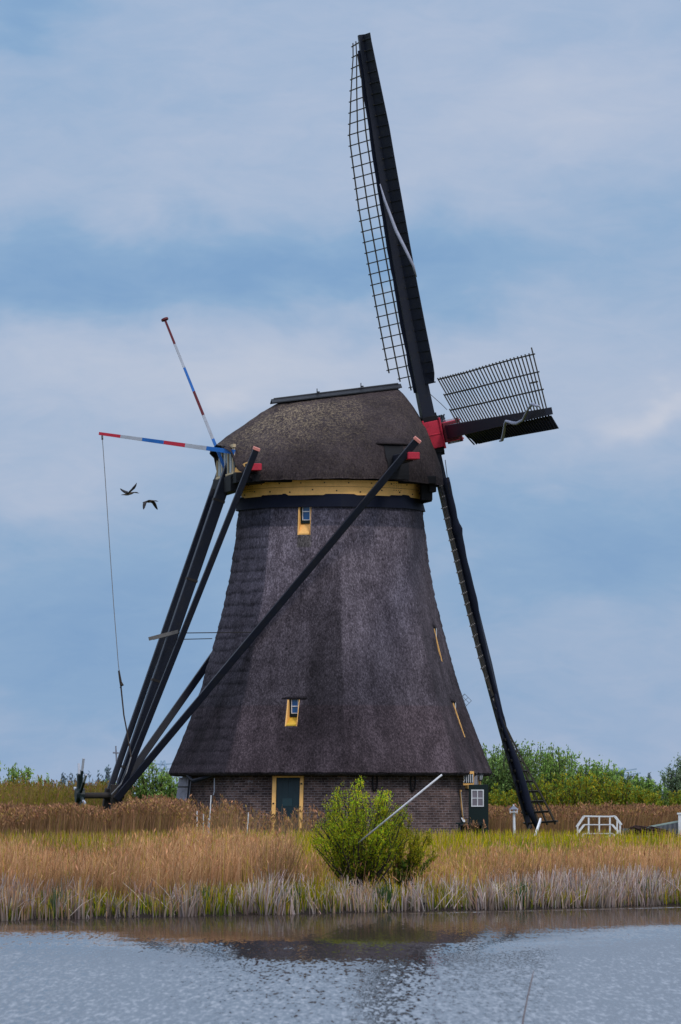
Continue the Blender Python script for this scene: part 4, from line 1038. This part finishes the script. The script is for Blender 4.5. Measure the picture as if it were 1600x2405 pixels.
def shrub(name, x, y, h, w, pal, nleaf, size, label, cat, group, nstem=26, lean=0, low=.15, elong=2.4, even=.72, twig=1.0):
    if group and nleaf > 1500: nleaf = int(nleaf * 1.55); size *= .78; even = .86
    """multi-stemmed willow-like shrub: stems (mesh) + crown of small leaves"""
    z0 = gz(x, y); root = empty(name, (x, y, z0), label, cat, group)
    st = MB(); tips = []; curves = []
    for i in range(nstem):
        a = rng.uniform(0, 2 * pi); rr = rng.random() ** .6; hh = h * (1 - .45 * rr ** 2.2) * rng.uniform(even, 1.0)
        ex = cos(a) * rr * w / 2 + lean * hh; ey = sin(a) * rr * w / 2
        pts = []
        for k in range(7):
            t = k / 6; q = t ** 1.15
            pts.append(Vector((x + cos(a) * .08 + ex * (q * .65 + .35 * t ** .6) + .16 * w * t * noise.noise(Vector((i * 1.7, t * 2.2, x))), y + sin(a) * .06 + ey * q, z0 - .05 + hh * t)))
        st.tube(pts, [.022 * h * .45 * (1 - .85 * k / 6) + .004 for k in range(7)], 5, cap=False); curves.append(pts)
    tk = obj('trunk', st, paint_wood, root)
    n = nleaf; ci = rng.integers(0, nstem, n); t = low + (1 - low) * rng.random(n) ** .8
    CP = np.array([[tuple(p) for p in c] for c in curves]); f = t * 6; i0 = np.minimum(5, f.astype(int)); fr_ = (f - i0)[:, None]
    base_ = CP[ci, i0] * (1 - fr_) + CP[ci, i0 + 1] * fr_
    # side twigs: clump leaves around twig centres
    nt_ = nstem * 16; tw_t = low + (1 - low) * rng.random(nt_) ** .85; tw_c = rng.integers(0, nstem, nt_)
    f = tw_t * 6; i0 = np.minimum(5, f.astype(int)); fr_ = (f - i0)[:, None]; tb = CP[tw_c, i0] * (1 - fr_) + CP[tw_c, i0 + 1] * fr_
    td = rng.normal(size=(nt_, 3)); td[:, 2] = np.abs(td[:, 2]) * 1.3 + .3; td /= np.linalg.norm(td, axis=1)[:, None]; tl = rng.uniform(.06, .17, nt_)[:, None] * h * (1.15 - tw_t[:, None] * .5) * twig
    k = rng.integers(0, nt_, n); s_ = rng.random(n)[:, None]
    on_tw = tb[k] + td[k] * tl[k] * s_ + rng.normal(0, .012 * h, (n, 3))
    on_st = base_ + rng.normal(0, .018 * h, (n, 3))
    tipm = (rng.random(n) < .25)[:, None]
    pos = np.where(tipm, on_st, on_tw)
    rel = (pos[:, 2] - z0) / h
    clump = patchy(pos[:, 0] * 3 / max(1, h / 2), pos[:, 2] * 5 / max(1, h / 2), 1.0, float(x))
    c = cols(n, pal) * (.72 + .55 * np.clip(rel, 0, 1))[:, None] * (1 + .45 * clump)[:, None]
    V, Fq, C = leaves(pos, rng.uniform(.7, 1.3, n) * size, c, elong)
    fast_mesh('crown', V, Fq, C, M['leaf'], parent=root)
    return root
paint_wood = paint('willow_bark', (.045, .035, .03), .9, .5, (.02, .02, .015), 8, .1)
def spx(px, Y): return (px - 800) / F * Y
GRN = [(.15, .25, .045), (.20, .30, .06), (.10, .18, .04), (.21, .27, .08)]
GRND = [(.13, .21, .055), (.18, .26, .07), (.095, .155, .05)]
OLV = [(.24, .22, .012), (.17, .20, .014), (.33, .25, .014), (.13, .18, .018), (.16, .22, .03)]
BUSH = [(.22, .32, .010), (.31, .40, .012), (.12, .19, .010), (.44, .40, .012), (.30, .24, .02)]
bz = 150.5
b = shrub('willow_bush', spx(851, bz), bz, 3.05, 2.75, BUSH, 36000, .023, 'bright green leafy willow bush growing at the canal edge before the windmill', 'bush', None, nstem=100, low=.2, even=.72, twig=.75)
shrub('young_willow', spx(938, bz), bz + .6, 2.2, 1.7, [(.30, .28, .012), (.34, .27, .015), (.17, .20, .012)], 8000, .024, 'yellowish willow shoots against the right flank of the bright bush', 'bush', None, nstem=22, lean=.12, low=.25)
# leafy saplings leaning out to the right
sp_ = shrub('leafy_sapling', spx(935, 150), 150.6, 1.35, .9, [(.07, .13, .012), (.15, .19, .012), (.045, .09, .012)], 700, .05, 'small broad leaved sapling leaning right from the foot of the bush', 'sapling', None, nstem=9, lean=.42, low=.3, elong=1.5)
# right hand willows, individual trees
RT = [(1118, 1760, 100), (1150, 1752, 100), (1186, 1748, 105), (1226, 1744, 105), (1266, 1748, 105), (1302, 1752, 100), (1338, 1766, 95), (1376, 1782, 90), (1420, 1788, 80), (1452, 1797, 75)]
tl_ = ['dark green willow whose crown touches the right edge of the thatch eave', 'dark green willow just right of the eave, left of the lower sail', 'tall green willow directly left of where the lower sail crosses the trees', 'tallest willow, directly right of the lower sail', 'tall willow second to the right of the lower sail', 'willow third to the right of the lower sail', 'willow above the gap between sail tip and footbridge, crown starting to step down', 'lower willow above the left end of the white footbridge', 'low willow with a spiky top above the right end of the white footbridge', 'small willow just right of the white footbridge top']
for (px, py, wd), lb in zip(RT, tl_):
    Y = 262 + rng.uniform(-5, 5); h = P(px, py, Y).z - gz(spx(px, Y), Y)
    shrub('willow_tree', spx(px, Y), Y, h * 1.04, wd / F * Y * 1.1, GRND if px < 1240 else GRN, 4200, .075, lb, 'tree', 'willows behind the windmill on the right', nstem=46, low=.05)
for px, py, wd, lb in ((1488, 1822, 90, 'low rounded green willow, lowest part of the tree line on the right'), (1530, 1830, 90, 'low green willow left of the tall grey green tree at the right edge')):
    Y = 268; h = P(px, py, Y).z; shrub('willow_tree', spx(px, Y), Y, h * 1.05, wd / F * Y * 1.1, GRN, 3200, .075, lb, 'tree', 'willows behind the windmill on the right', nstem=34, low=.05)
OT = [(1170, 1850, 80), (1232, 1842, 90), (1290, 1822, 100), (1345, 1812, 110), (1400, 1816, 100), (1452, 1832, 95), (1505, 1845, 90), (1560, 1850, 90), (1612, 1850, 80)]
ol = ['olive yellow shrub beside the open green door', 'olive yellow shrub behind the tip lattice of the lower sail', 'olive shrub just right of the lower sail tip', 'large olive yellow shrub left of the footbridge', 'large olive shrub directly behind the white footbridge', 'olive shrub above the right end of the footbridge', 'low olive shrub behind the sloping rail', 'low olive shrub near the right edge', 'olive shrub cut by the right edge']
for (px, py, wd), lb in zip(OT, ol):
    Y = 251 + rng.uniform(-3, 3); h = P(px, py, Y).z
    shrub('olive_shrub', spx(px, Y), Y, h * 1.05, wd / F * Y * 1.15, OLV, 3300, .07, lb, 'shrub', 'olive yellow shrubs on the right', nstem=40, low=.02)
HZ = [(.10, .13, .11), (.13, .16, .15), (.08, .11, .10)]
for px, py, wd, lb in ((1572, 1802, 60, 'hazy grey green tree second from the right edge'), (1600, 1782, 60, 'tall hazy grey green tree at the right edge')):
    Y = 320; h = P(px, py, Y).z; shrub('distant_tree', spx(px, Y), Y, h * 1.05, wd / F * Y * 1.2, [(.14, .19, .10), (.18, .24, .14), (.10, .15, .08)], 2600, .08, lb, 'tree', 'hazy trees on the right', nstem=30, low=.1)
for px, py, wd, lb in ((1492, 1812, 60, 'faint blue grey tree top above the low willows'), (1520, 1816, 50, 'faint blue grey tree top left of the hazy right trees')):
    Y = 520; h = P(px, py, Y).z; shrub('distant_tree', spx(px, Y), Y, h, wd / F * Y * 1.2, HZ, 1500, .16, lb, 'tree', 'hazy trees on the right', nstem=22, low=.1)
# left side
for px, py, wd, pal, lb in ((8, 1798, 85, GRN, 'green willow shrub at the left edge with spiky top'), (52, 1806, 75, GRN, 'green willow shrub second from the left edge'), (98, 1828, 75, GRN, 'lower green shrub third from the left edge')):
    Y = 262; h = P(px, py, Y).z; shrub('willow_shrub', spx(px, Y), Y, h * 1.1, wd / F * Y * 1.3, pal, 1900, .075, lb, 'shrub', 'shrubs on the left horizon', nstem=24, low=.1)
for px, py, wd, lb in ((20, 1846, 90, 'olive shrub at the left edge'), (82, 1848, 90, 'olive shrub left of the capstan wheel, second from the edge'), (140, 1858, 80, 'low olive shrub directly left of the capstan wheel'), (225, 1868, 60, 'low olive shrub behind the axle of the tail')):
    Y = 246; h = P(px, py, Y).z; shrub('olive_shrub', spx(px, Y), Y, h * 1.05, wd / F * Y * 1.2, [(.17, .15, .012), (.13, .13, .015), (.10, .11, .015)], 2400, .07, lb, 'shrub', 'olive shrubs on the left', nstem=30, low=.02)
for px, py, wd, lb in ((312, 1812, 55, 'green willow right of the tail pole foot'), (352, 1796, 60, 'tallest green willow between the tail pole and the eave'), (392, 1812, 60, 'green willow touching the left corner of the eave'), (425, 1830, 50, 'green willow behind the plank shutter'), (262, 1836, 50, 'green shrub seen past the tail pole foot')):
    Y = 250; h = P(px, py, Y).z; shrub('willow_tree', spx(px, Y), Y, h * 1.08, wd / F * Y * 1.25, GRN, 3000, .07, lb, 'tree', 'willows between tail and tower', nstem=34, low=.03)
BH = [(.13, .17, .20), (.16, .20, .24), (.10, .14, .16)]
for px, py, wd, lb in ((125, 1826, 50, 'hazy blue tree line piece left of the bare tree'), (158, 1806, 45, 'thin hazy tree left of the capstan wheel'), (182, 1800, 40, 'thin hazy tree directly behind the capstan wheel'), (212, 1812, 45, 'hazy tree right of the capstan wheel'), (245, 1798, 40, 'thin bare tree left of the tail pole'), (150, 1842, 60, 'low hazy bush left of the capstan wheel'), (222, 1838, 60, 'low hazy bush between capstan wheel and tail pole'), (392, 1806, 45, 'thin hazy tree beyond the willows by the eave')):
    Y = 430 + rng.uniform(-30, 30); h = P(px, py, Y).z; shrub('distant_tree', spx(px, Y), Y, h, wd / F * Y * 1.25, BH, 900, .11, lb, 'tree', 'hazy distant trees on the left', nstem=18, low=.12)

# ------------------------------------------------------------------ small things around the mill
def on(px, Y): x = spx(px, Y); return Vector((x, Y, gz(x, Y)))
# bird table
bt = empty('bird_table', on(1208, 216), 'small white bird table with a peaked slate roof on a post', 'bird table'); p0 = on(1208, 216)
m_ = MB(); m_.tube([p0, Vector((p0.x - .02, p0.y, zat(1900, 216)))], [.055, .045], 8); obj('post', m_, M['white'], bt)
m_ = MB(); zr_ = zat(1892, 216); zr0 = zat(1901, 216); c = Vector((p0.x - .03, p0.y, 0))
for k in range(6):
    a0, a1 = k * pi / 3, (k + 1) * pi / 3; m_.face([c + Vector((.20 * cos(a0), .20 * sin(a0), zr0)), c + Vector((.20 * cos(a1), .20 * sin(a1), zr0)), c + Vector((0, 0, zr_))])
m_.face([c + Vector((.19 * cos(k * pi / 3), .19 * sin(k * pi / 3), zr0 - .005)) for k in range(6)][::-1])
obj('roof', m_, M['zinc'], bt)
m_ = MB(); m_.tube([c + Vector((0, 0, zr_ - .02)), c + Vector((0, 0, zr_ + .04))], .03, 8); obj('finial', m_, M['white'], bt)
m_ = MB(); m_.box(c + Vector((0, 0, zr0 - .10)), .15, .15, .015)
for sx in (-1, 1):
    for sy in (-1, 1): m_.bar(c + Vector((sx * .13, sy * .13, zr0 - .16)), c + Vector((sx * .13, sy * .13, zr0)), .02)
obj('feeding_tray', m_, M['white'], bt)
# white stakes
for px, ya, yb, ln_, lb in ((463, 1905, 1955, 0, 'left of the three white stakes in the reeds before the brick wall'), (478, 1905, 1955, 0, 'middle of the three white stakes in the reeds before the brick wall'), (492, 1868, 1905, 4, 'slanting white stake standing highest in front of the brick wall'), (487, 1922, 1955, 3, 'short slanting white stake right of the upright pair'), (581, 1908, 1955, 3, 'lone white stake in the reeds left of the teal door')):
    m_ = MB(); Y = 198.5; a = on(px - ln_ * .6, Y); b = P(px + ln_, ya, Y); m_.bar(a, b, .036, .036); o = obj('white_stake', m_, M['white']); setp(o, lb, 'stake', 'white stakes by the brick base')
m_ = MB(); m_.bar(on(1250, 205), P(1270, 1925, 208), .11, .06); setp(obj('leaning_board', m_, M['white']), 'white board leaning below the tip of the lower sail', 'board')
m_ = MB(); m_.bar(on(1228, 214), P(1246, 1938, 214.5), .06, .06); setp(obj('leaning_stick', m_, M['wood_dark']), 'dark stick leaning between bird table and sail tip', 'stick')
# long white pole leaning against the eave
m_ = MB(); a = P(843, 1979, 149.9); b = P(1038, 1820, 149.0); m_.tube([a, a.lerp(b, .5), b], [.020, .027, .024], 8); setp(obj('white_pole', m_, M['white'], smooth=True), 'long white pole stuck in the bush and slanting up to the right', 'pole')
# thin mast with a crosspiece behind the tail
m_ = MB(); Y = 221.5; a = on(283, Y); m_.tube([a, P(272, 1752, Y)], [.05, .03], 6); m_.bar(P(265, 1768, Y), P(279, 1769, Y), .06); setp(obj('thin_mast', m_, M['wood_grey']), 'thin grey mast with a short crosspiece rising behind the tail pole', 'mast')
# concrete blocks
def rock(nm, px, Y, sx, sy, sz, lb, cat, grp=None):
    m_ = MB(); rows = []; p = on(px, Y)
    for i in range(7):
        th = pi * i / 6; r_ = []
        for j in range(12):
            a = 2 * pi * j / 12; v = Vector((sin(th) * cos(a), sin(th) * sin(a), cos(th))); v = Vector([math.copysign(abs(q) ** .55, q) for q in v]); v *= 1 + .15 * noise.noise(v * 2 + Vector((px, 0, 0)))
            r_.append(p + Vector((v.x * sx, v.y * sy, v.z * sz + sz * .8)))
        rows.append(r_)
    m_.grid(rows, close=True); setp(obj(nm, m_, M['concrete'], smooth=True), lb, cat, grp)
rock('concrete_block', 1228, 212, .24, .15, .13, 'grey concrete block at the foot of the bird table', 'block', 'concrete blocks on the lawn')
rock('concrete_block', 1267, 212, .27, .15, .13, 'white concrete block below the tip of the lower sail', 'block', 'concrete blocks on the lawn')
rock('concrete_block', 1013, 205, .19, .13, .10, 'pale concrete block on the lawn right of the bush', 'block', 'concrete blocks on the lawn')
rock('concrete_block', 1345, 206, .22, .12, .05, 'flat pale slab just left of the white footbridge', 'block', 'concrete blocks on the lawn')
rock('concrete_block', 741, 205, .08, .1, .05, 'tiny pale stone on the lawn right of the teal door', 'block', 'concrete blocks on the lawn')
# white footbridge
fbx = on(1400, 202); fbr = empty('footbridge', (fbx.x, 203, 0), 'white humped footbridge railing on the lawn at the right', 'footbridge')
def rail(Y, dx, nm):
    m_ = MB(); top = [(1354, 1942), (1371, 1917), (1430, 1918), (1443, 1917), (1458, 1937)]; mid_ = [(1354, 1960), (1371, 1937), (1437, 1937), (1458, 1962)]; low_ = [(1354, 1984), (1371, 1958), (1437, 1958), (1458, 1975)]
    for ch, w_ in ((top, .05), (mid_, .038), (low_, .038)):
        for (ax_, ay_), (bx_, by_) in zip(ch, ch[1:]): m_.bar(P(ax_ + dx, ay_, Y), P(bx_ + dx, by_, Y), w_)
    return m_
m_ = rail(202, 0, ''); obj('railing', m_, M['white'], fbr)
for px, ya, yb in ((1357, 1938, 1998), (1383, 1917, 1975), (1433, 1917, 1976), (1457, 1936, 1978)):
    m_ = MB(); m_.bar(P(px, ya, 202.02), P(px, yb, 202.02), .055); obj('post', m_, M['white'], fbr)
m_ = rail(203.6, 3, ''); obj('railing', m_, M['white'], fbr)
for px, ya, yb in ((1408, 1917, 1955), (1450, 1925, 1968)):
    m_ = MB(); m_.bar(P(px, ya, 204.42), P(px, yb, 204.42), .05); obj('post', m_, M['white'], fbr)
m_ = MB(); q = [P(1356, 1980, 202.1), P(1432, 1965, 202.1), P(1456, 1972, 202.1)]
for a, b in zip(q, q[1:]): m_.hexa([a - zv * .035, b - zv * .035, b - zv * .035 + Vector((0, 2.2, 0)), a - zv * .035 + Vector((0, 2.2, 0)), a, b, b + Vector((0, 2.2, 0)), a + Vector((0, 2.2, 0))])
obj('deck', m_, paint('mossy_deck', (.42, .38, .12), .8, .4, (.2, .2, .05), 5), fbr)
# grey sheet-pile wall with pale capping rail at the right edge
wr = empty('retaining_wall', on(1560, 205), 'grey retaining wall with a pale sloping capping rail at the right edge', 'wall')
m_ = MB(); rows = [[], []]
for i in range(41):
    px = 1462 + i * 5.5; top = 1942 + (1650 - px) * .0 + (1945 - 1942); ty = 1946 - max(0, px - 1515) * .20; Y = 204.5 - i * .03 + .05 * (i % 2)
    rows[0].append(P(px, 1996, Y)); rows[1].append(P(px, ty + 1 if px > 1515 else 1946, Y))
m_.grid([rows[0], rows[1]]); m_.grid([[p + Vector((0, .12, 0)) for p in rows[1]], [p + Vector((0, .12, 0)) for p in rows[0]]]); m_.grid([rows[1], [p + Vector((0, .12, 0)) for p in rows[1]]])
obj('sheet_pile', m_, paint('grey_sheet_pile', (.11, .115, .13), .7, .45, (.05, .05, .05), 3), wr)
m_ = MB(); m_.bar(P(1512, 1945, 204), P(1596, 1929, 203.2), .06, .10); m_.bar(P(1596, 1929, 203.2), P(1680, 1912, 202), .06, .10); obj('capping_rail', m_, paint('pale_green_rail', (.35, .42, .38), .6, .35, (.15, .2, .15), 4), wr)
m_ = MB(); pb = P(1597, 1921, 203); m_.box(pb + Vector((0, 0, -.28)), .05, .05, .42); m_.box(pb + Vector((0, 0, .15)), .09, .08, .03); setp(obj('white_post', m_, M['white']), 'white post with flat cap at the end of the sloping rail, right edge', 'post')
# dark bundle of cut branches drooping right of the footbridge
br_ = MB()
for i in range(46):
    o1 = Vector((rng.normal(0, .05), rng.normal(0, .12), rng.normal(0, .06)))
    q = [P(1470, 2000, 201) + o1, P(1474, 1965 + rng.normal(0, 2), 201) + o1, P(1490, 1948 + rng.normal(0, 3), 201) + o1, P(1530, 1953 + rng.normal(0, 3), 201) + o1 * 1.2, P(1570, 1963 + rng.normal(0, 2.5), 201) + o1, P(1625, 1980 + rng.normal(0, 2.5), 201) + o1]
    k0 = rng.integers(0, 3); br_.tube(q[k0:k0 + rng.integers(3, 6 - k0 + 1)], .018, 4, cap=False)
setp(obj('brushwood_bundle', br_, paint('dark_brushwood', (.05, .03, .026), .9, .5, (.025, .018, .015), 9, .1)), 'dark drooping brushwood bundle between the footbridge and the right edge', 'brushwood')
# bench with pot and card
be = empty('bench', on(1108, 214.2), 'dark green bench under the open side door leaf', 'bench')
m_ = MB(); c = P(1106, 1934, 214.2); m_.box(c, .55, .22, .03); obj('seat', m_, M['dgreen'], be)
for px in (1079, 1133):
    m_ = MB(); q = P(px, 1934, 214.2); m_.box(Vector((q.x, 214.2, q.z / 2 - .02)), .04, .18, q.z / 2 - .01); obj('leg', m_, M['dgreen'], be)
m_ = MB(); m_.box(Vector((c.x + .1, 214.42, c.z / 2)), .46, .02, c.z / 2 - .08); obj('back_panel', m_, M['dgreen'], be)
m_ = MB(); q = P(1089, 1925, 214.1); zb_ = c.z + .03
m_.hexa([Vector((q.x - .05, 214.0, zb_)), Vector((q.x + .12, 214.0, zb_)), Vector((q.x + .12, 214.12, zb_)), Vector((q.x - .05, 214.12, zb_)), Vector((q.x - .15, 214.02, zb_ + .20)), Vector((q.x - .01, 214.02, zb_ + .20)), Vector((q.x - .01, 214.14, zb_ + .20)), Vector((q.x - .15, 214.14, zb_ + .20))], 1)
m_.hexa([Vector((q.x - .01, 213.985, zb_ + .02)), Vector((q.x + .10, 213.985, zb_ + .02)), Vector((q.x + .10, 213.995, zb_ + .02)), Vector((q.x - .01, 213.995, zb_ + .02)), Vector((q.x - .10, 214.0, zb_ + .18)), Vector((q.x - .02, 214.0, zb_ + .18)), Vector((q.x - .02, 214.01, zb_ + .18)), Vector((q.x - .10, 214.01, zb_ + .18))], 0)
setp(obj('notice_stand', m_, [M['white'], M['black']]), 'small tilted black and white notice standing on the dark bench', 'notice')
# rope loops hanging on the brick wall
for px in (879, 969):
    m_ = MB(); mid = 28.5; c = P(px, 1834, 214.6); q = []
    T = atan_(mid)
    off_ = (c.x - CX - baseR(1.9) * AP * sin(radians(mid))) / cos(radians(mid))
    ctr = bf(mid, off_, zat(1836, 214.6), .10)
    for k in range(17):
        a = 2 * pi * k / 16; q.append(ctr + T * .10 * sin(a) + zv * .34 * cos(a))
    m_.tube(q, .035, 6, cap=False); m_.bar(ctr + zv * .34, ctr + zv * .46, .04)
    setp(obj('rope_loop', m_, M['black']), 'dark oval rope loop hanging on the brick wall, %s' % ('left one, directly above the bush' if px < 900 else 'right one, nearer the white pole top'), 'rope', 'rope loops on the brick wall')
# pale gate fragment at the left edge
lg = empty('field_gate', on(18, 205), 'pale weathered gate rail at the left edge in the reeds', 'gate')
m_ = MB(); m_.bar(P(-30, 1922, 205), P(36, 1922, 205), .09, .08); m_.bar(P(-30, 1938, 205), P(45, 1937, 205), .07, .08); obj('rail', m_, M['wood_pale'], lg)
m_ = MB(); m_.bar(on(24, 205.2), P(24, 1915, 205.2), .09, .09); obj('post', m_, M['wood_pale'], lg)
# dead stem standing in the near water
m_ = MB(); Y = 69.5; a = P(1224, 2440, Y); a.z = WATER - .15; b = P(1254, 2280, Y); m_.tube([a, P(1229, 2395, Y), P(1240, 2340, Y), P(1250, 2298, Y), b], [.012, .012, .010, .009, .004], 6)
setp(obj('reed_stem', m_, paint('dead_stem', (.16, .13, .13), .9, .4, (.08, .06, .06), 30), smooth=True), 'single dead reed stem standing in the near water', 'stem')
# coot by the bank
def loft(mb, sec, n=10, m=0):
    rows = []
    for c, rx, rz, ax in sec:
        c = Vector(c); ax = Vector(ax).normalized(); sd_ = ax.cross(zv).normalized(); uu = sd_.cross(ax)
        rows.append([c + sd_ * rx * cos(2 * pi * j / n) + uu * rz * sin(2 * pi * j / n) for j in range(n)])
    mb.grid(rows, close=True, m=m)
m_ = MB(); q = P(983, 2137, 150.5); c = Vector((q.x, 148.0, WATER))
loft(m_, [(c + Vector((-.17, 0, .07)), .005, .005, (1, 0, 0)), (c + Vector((-.12, 0, .06)), .05, .04, (1, 0, 0)), (c + Vector((0, 0, .05)), .08, .07, (1, 0, 0)), (c + Vector((.08, 0, .07)), .05, .06, (1, 0, .5)), (c + Vector((.11, 0, .14)), .025, .03, (.3, 0, 1)), (c + Vector((.12, 0, .19)), .03, .03, (1, 0, .3)), (c + Vector((.16, 0, .19)), .015, .012, (1, 0, 0)), (c + Vector((.20, 0, .18)), .003, .003, (1, 0, 0))])
setp(obj('water_bird', m_, M['black'], smooth=True), 'small dark coot swimming close to the far bank', 'bird')

# ------------------------------------------------------------------ geese in flight
def goose(name, px, py, Y, wings, label, pitch=0):
    o0 = P(px, py, Y); u = 1 / (F / Y)           # metres per photo pixel
    def q(dx, dy, dep=0): return o0 + Vector((dx * u, dep, -dy * u))
    mb = MB(); mb.smooth = True
    secs = wings['body']
    loft(mb, [(q(x, y), r * u, r * u * .9, (1, 0, sl)) for x, y, r, sl in secs], 12)
    bo_ = len(mb.v)
    for chain in wings['wings']:
        rows = []
        for (lx, ly, tx, ty, dep, th) in chain:       # leading edge, trailing edge, depth
            L_, T_ = q(lx, ly, dep), q(tx, ty, dep); md_ = (L_ + T_) / 2
            nrm = Vector((0, -1, 0)) * th * u
            rows.append([L_, L_.lerp(T_, .3) + nrm, L_.lerp(T_, .7) + nrm * .6, T_, L_.lerp(T_, .7) - nrm * .5, L_.lerp(T_, .3) - nrm * .6])
        mb.grid(rows, close=True)
    o = obj(name, mb, M['feather'], smooth=True)
    n = len(o.data.vertices); C_ = []
    for i, v in enumerate(mb.v):
        k = 1 + .3 * noise.noise(Vector(v) * 20)
        if i < bo_:
            hx = (v[0] - o0.x) / u; c = (.085, .065, .05) if hx < wings['neck'] else (.035, .03, .028)
            if v[2] < o0.z + .0 and hx < wings['neck'] - 4: c = (.16, .13, .10)
            if hx < wings['tail']: c = (.045, .04, .04)
        else: c = (.035, .028, .028)
        C_ += [c[0] * k, c[1] * k, c[2] * k, 1]
    o.data.color_attributes.new('Col', 'FLOAT_COLOR', 'POINT').data.foreach_set('color', C_)
    setp(o, label, 'goose', 'geese flying beside the windmill')
# zoom scale: 0.0702 px per zoomed px, origin 270,1120
Z = lambda zx, zy: (270 + zx * .0702, 1120 + zy * .0702)
def rel(zx, zy, o_): a, b = Z(zx, zy); return a - o_[0], b - o_[1]
def mk(o_, body, wings, neck, tail):
    B = []
    for zx, zy, r, sl in body: a, b = rel(zx, zy, o_); B.append((a, b, r * .0702, sl))
    Wg = []
    for ch in wings: Wg.append([(*rel(l[0], l[1], o_), *rel(l[2], l[3], o_), l[4], l[5]) for l in ch])
    return dict(body=B, wings=Wg, neck=neck, tail=tail)
g1 = Z(450, 570); g2 = Z(1150, 830)
goose('flying_goose', *g1, 219, mk(g1, [(205, 603, 4, 0), (240, 600, 14, 0), (300, 595, 20, 0), (360, 590, 38, 0), (430, 575, 54, .15), (500, 555, 52, .25), (560, 545, 45, .2), (610, 530, 27, .2), (660, 520, 18, .05), (710, 522, 25, -.05), (750, 530, 22, -.2), (785, 543, 10, -.2), (820, 548, 3, -.1)],
      [[(490, 500, 390, 590, -.05, 22), (545, 425, 470, 565, -.25, 16), (610, 365, 570, 510, -.5, 11), (690, 300, 690, 430, -.75, 8), (740, 258, 745, 350, -.95, 5), (768, 240, 765, 262, -1.05, 2)],
       [(450, 490, 350, 560, .05, 20), (390, 460, 320, 535, .3, 15), (300, 420, 262, 495, .55, 11), (215, 375, 200, 440, .8, 7), (160, 335, 155, 385, .95, 4), (135, 345, 140, 358, 1.05, 2)]], 9, -9), 'upper left goose flying right with both wings raised')
goose('flying_goose', *g2, 219.5, mk(g2, [(915, 868, 4, 0), (950, 862, 14, .1), (1010, 850, 20, .2), (1070, 835, 32, .2), (1130, 825, 48, .1), (1190, 815, 52, 0), (1240, 808, 40, -.05), (1290, 802, 24, 0), (1340, 802, 18, 0), (1385, 806, 21, -.1), (1415, 815, 12, -.3), (1455, 821, 3, -.1)],
      [[(1200, 770, 1000, 830, -.05, 22), (1120, 840, 950, 850, -.25, 16), (1075, 880, 955, 880, -.4, 12), (1060, 960, 948, 980, -.65, 9), (1030, 1070, 958, 1080, -.85, 6), (998, 1135, 980, 1138, -1.0, 2)],
       [(1290, 790, 1160, 850, .05, 20), (1350, 840, 1230, 870, .3, 15), (1375, 900, 1270, 930, .5, 11), (1395, 970, 1320, 1000, .75, 7), (1408, 1030, 1370, 1045, .9, 4), (1405, 1052, 1390, 1055, 1.0, 2)]], 10, -10), 'lower right goose flying right with its wings pressed down')

# ------------------------------------------------------------------ far away: second mill, pylons
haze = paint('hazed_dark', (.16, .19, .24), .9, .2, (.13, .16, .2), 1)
dm = empty('distant_windmill', (spx(1012, 520), 520, 0), 'distant windmill mostly hidden behind the tower, one lattice sail tip showing', 'windmill')
m_ = MB(); rows = []
cxm = spx(1012, 520)
for z_, r_ in ((0, 3.6), (1.5, 3.4), (4.5, 2.4), (6.6, 1.9), (8.2, 1.6), (9.0, .6)): rows.append([Vector((cxm + r_ * cos(k * pi / 4), 520 + r_ * sin(k * pi / 4), z_)) for k in range(8)])
m_.grid(rows, close=True); obj('tower', m_, haze, dm)
hubm = P(1010, 1710, 516.5)
for k in range(4):
    m_ = MB(); a = radians(43 + 90 * k); tip = P(1092, 1630, 516.5); L_ = (tip - hubm).length; ang = math.atan2(tip.z - hubm.z, tip.x - hubm.x) + k * pi / 2
    d = Vector((cos(ang), 0, sin(ang))); s_ = Vector((-sin(ang), 0, cos(ang))) * -1
    m_.bar(hubm, hubm + d * L_, .10, .10)
    for j in range(12): r_ = L_ * (.25 + .75 * j / 11); m_.bar(hubm + d * r_, hubm + d * r_ + s_ * .85, .05, .05)
    for w_ in (.42, .85): m_.bar(hubm + d * L_ * .25 + s_ * w_, hubm + d * L_ + s_ * w_, .05, .05)
    obj('sail', m_, haze, dm)
def pylon(px, ytop, Y, lb, sc=1):
    m_ = MB(); p = Vector((spx(px, Y), Y, 0)); t = P(px, ytop, Y).z
    for sx in (-1, 1):
        for sy in (-1, 1): m_.bar(p + Vector((sx * 2.0, sy * 2, 0)), p + Vector((sx * .25, sy * .25, t)), .22)
    for k in range(6):
        za, zb_ = t * k / 6, t * (k + 1) / 6; wa, wb_ = 2 - 1.75 * k / 6, 2 - 1.75 * (k + 1) / 6
        m_.bar(p + Vector((-wa, -wa, za)), p + Vector((wb_, -wb_, zb_)), .12); m_.bar(p + Vector((wa, -wa, za)), p + Vector((-wb_, -wb_, zb_)), .12)
    for zc, L_ in ((.93, 2.5 * sc), (.84, 3.1 * sc)):
        m_.bar(p + Vector((-L_, 0, t * zc + .3)), p + Vector((0, 0, t * zc - .1)), .2); m_.bar(p + Vector((L_, 0, t * zc + .3)), p + Vector((0, 0, t * zc - .1)), .2)
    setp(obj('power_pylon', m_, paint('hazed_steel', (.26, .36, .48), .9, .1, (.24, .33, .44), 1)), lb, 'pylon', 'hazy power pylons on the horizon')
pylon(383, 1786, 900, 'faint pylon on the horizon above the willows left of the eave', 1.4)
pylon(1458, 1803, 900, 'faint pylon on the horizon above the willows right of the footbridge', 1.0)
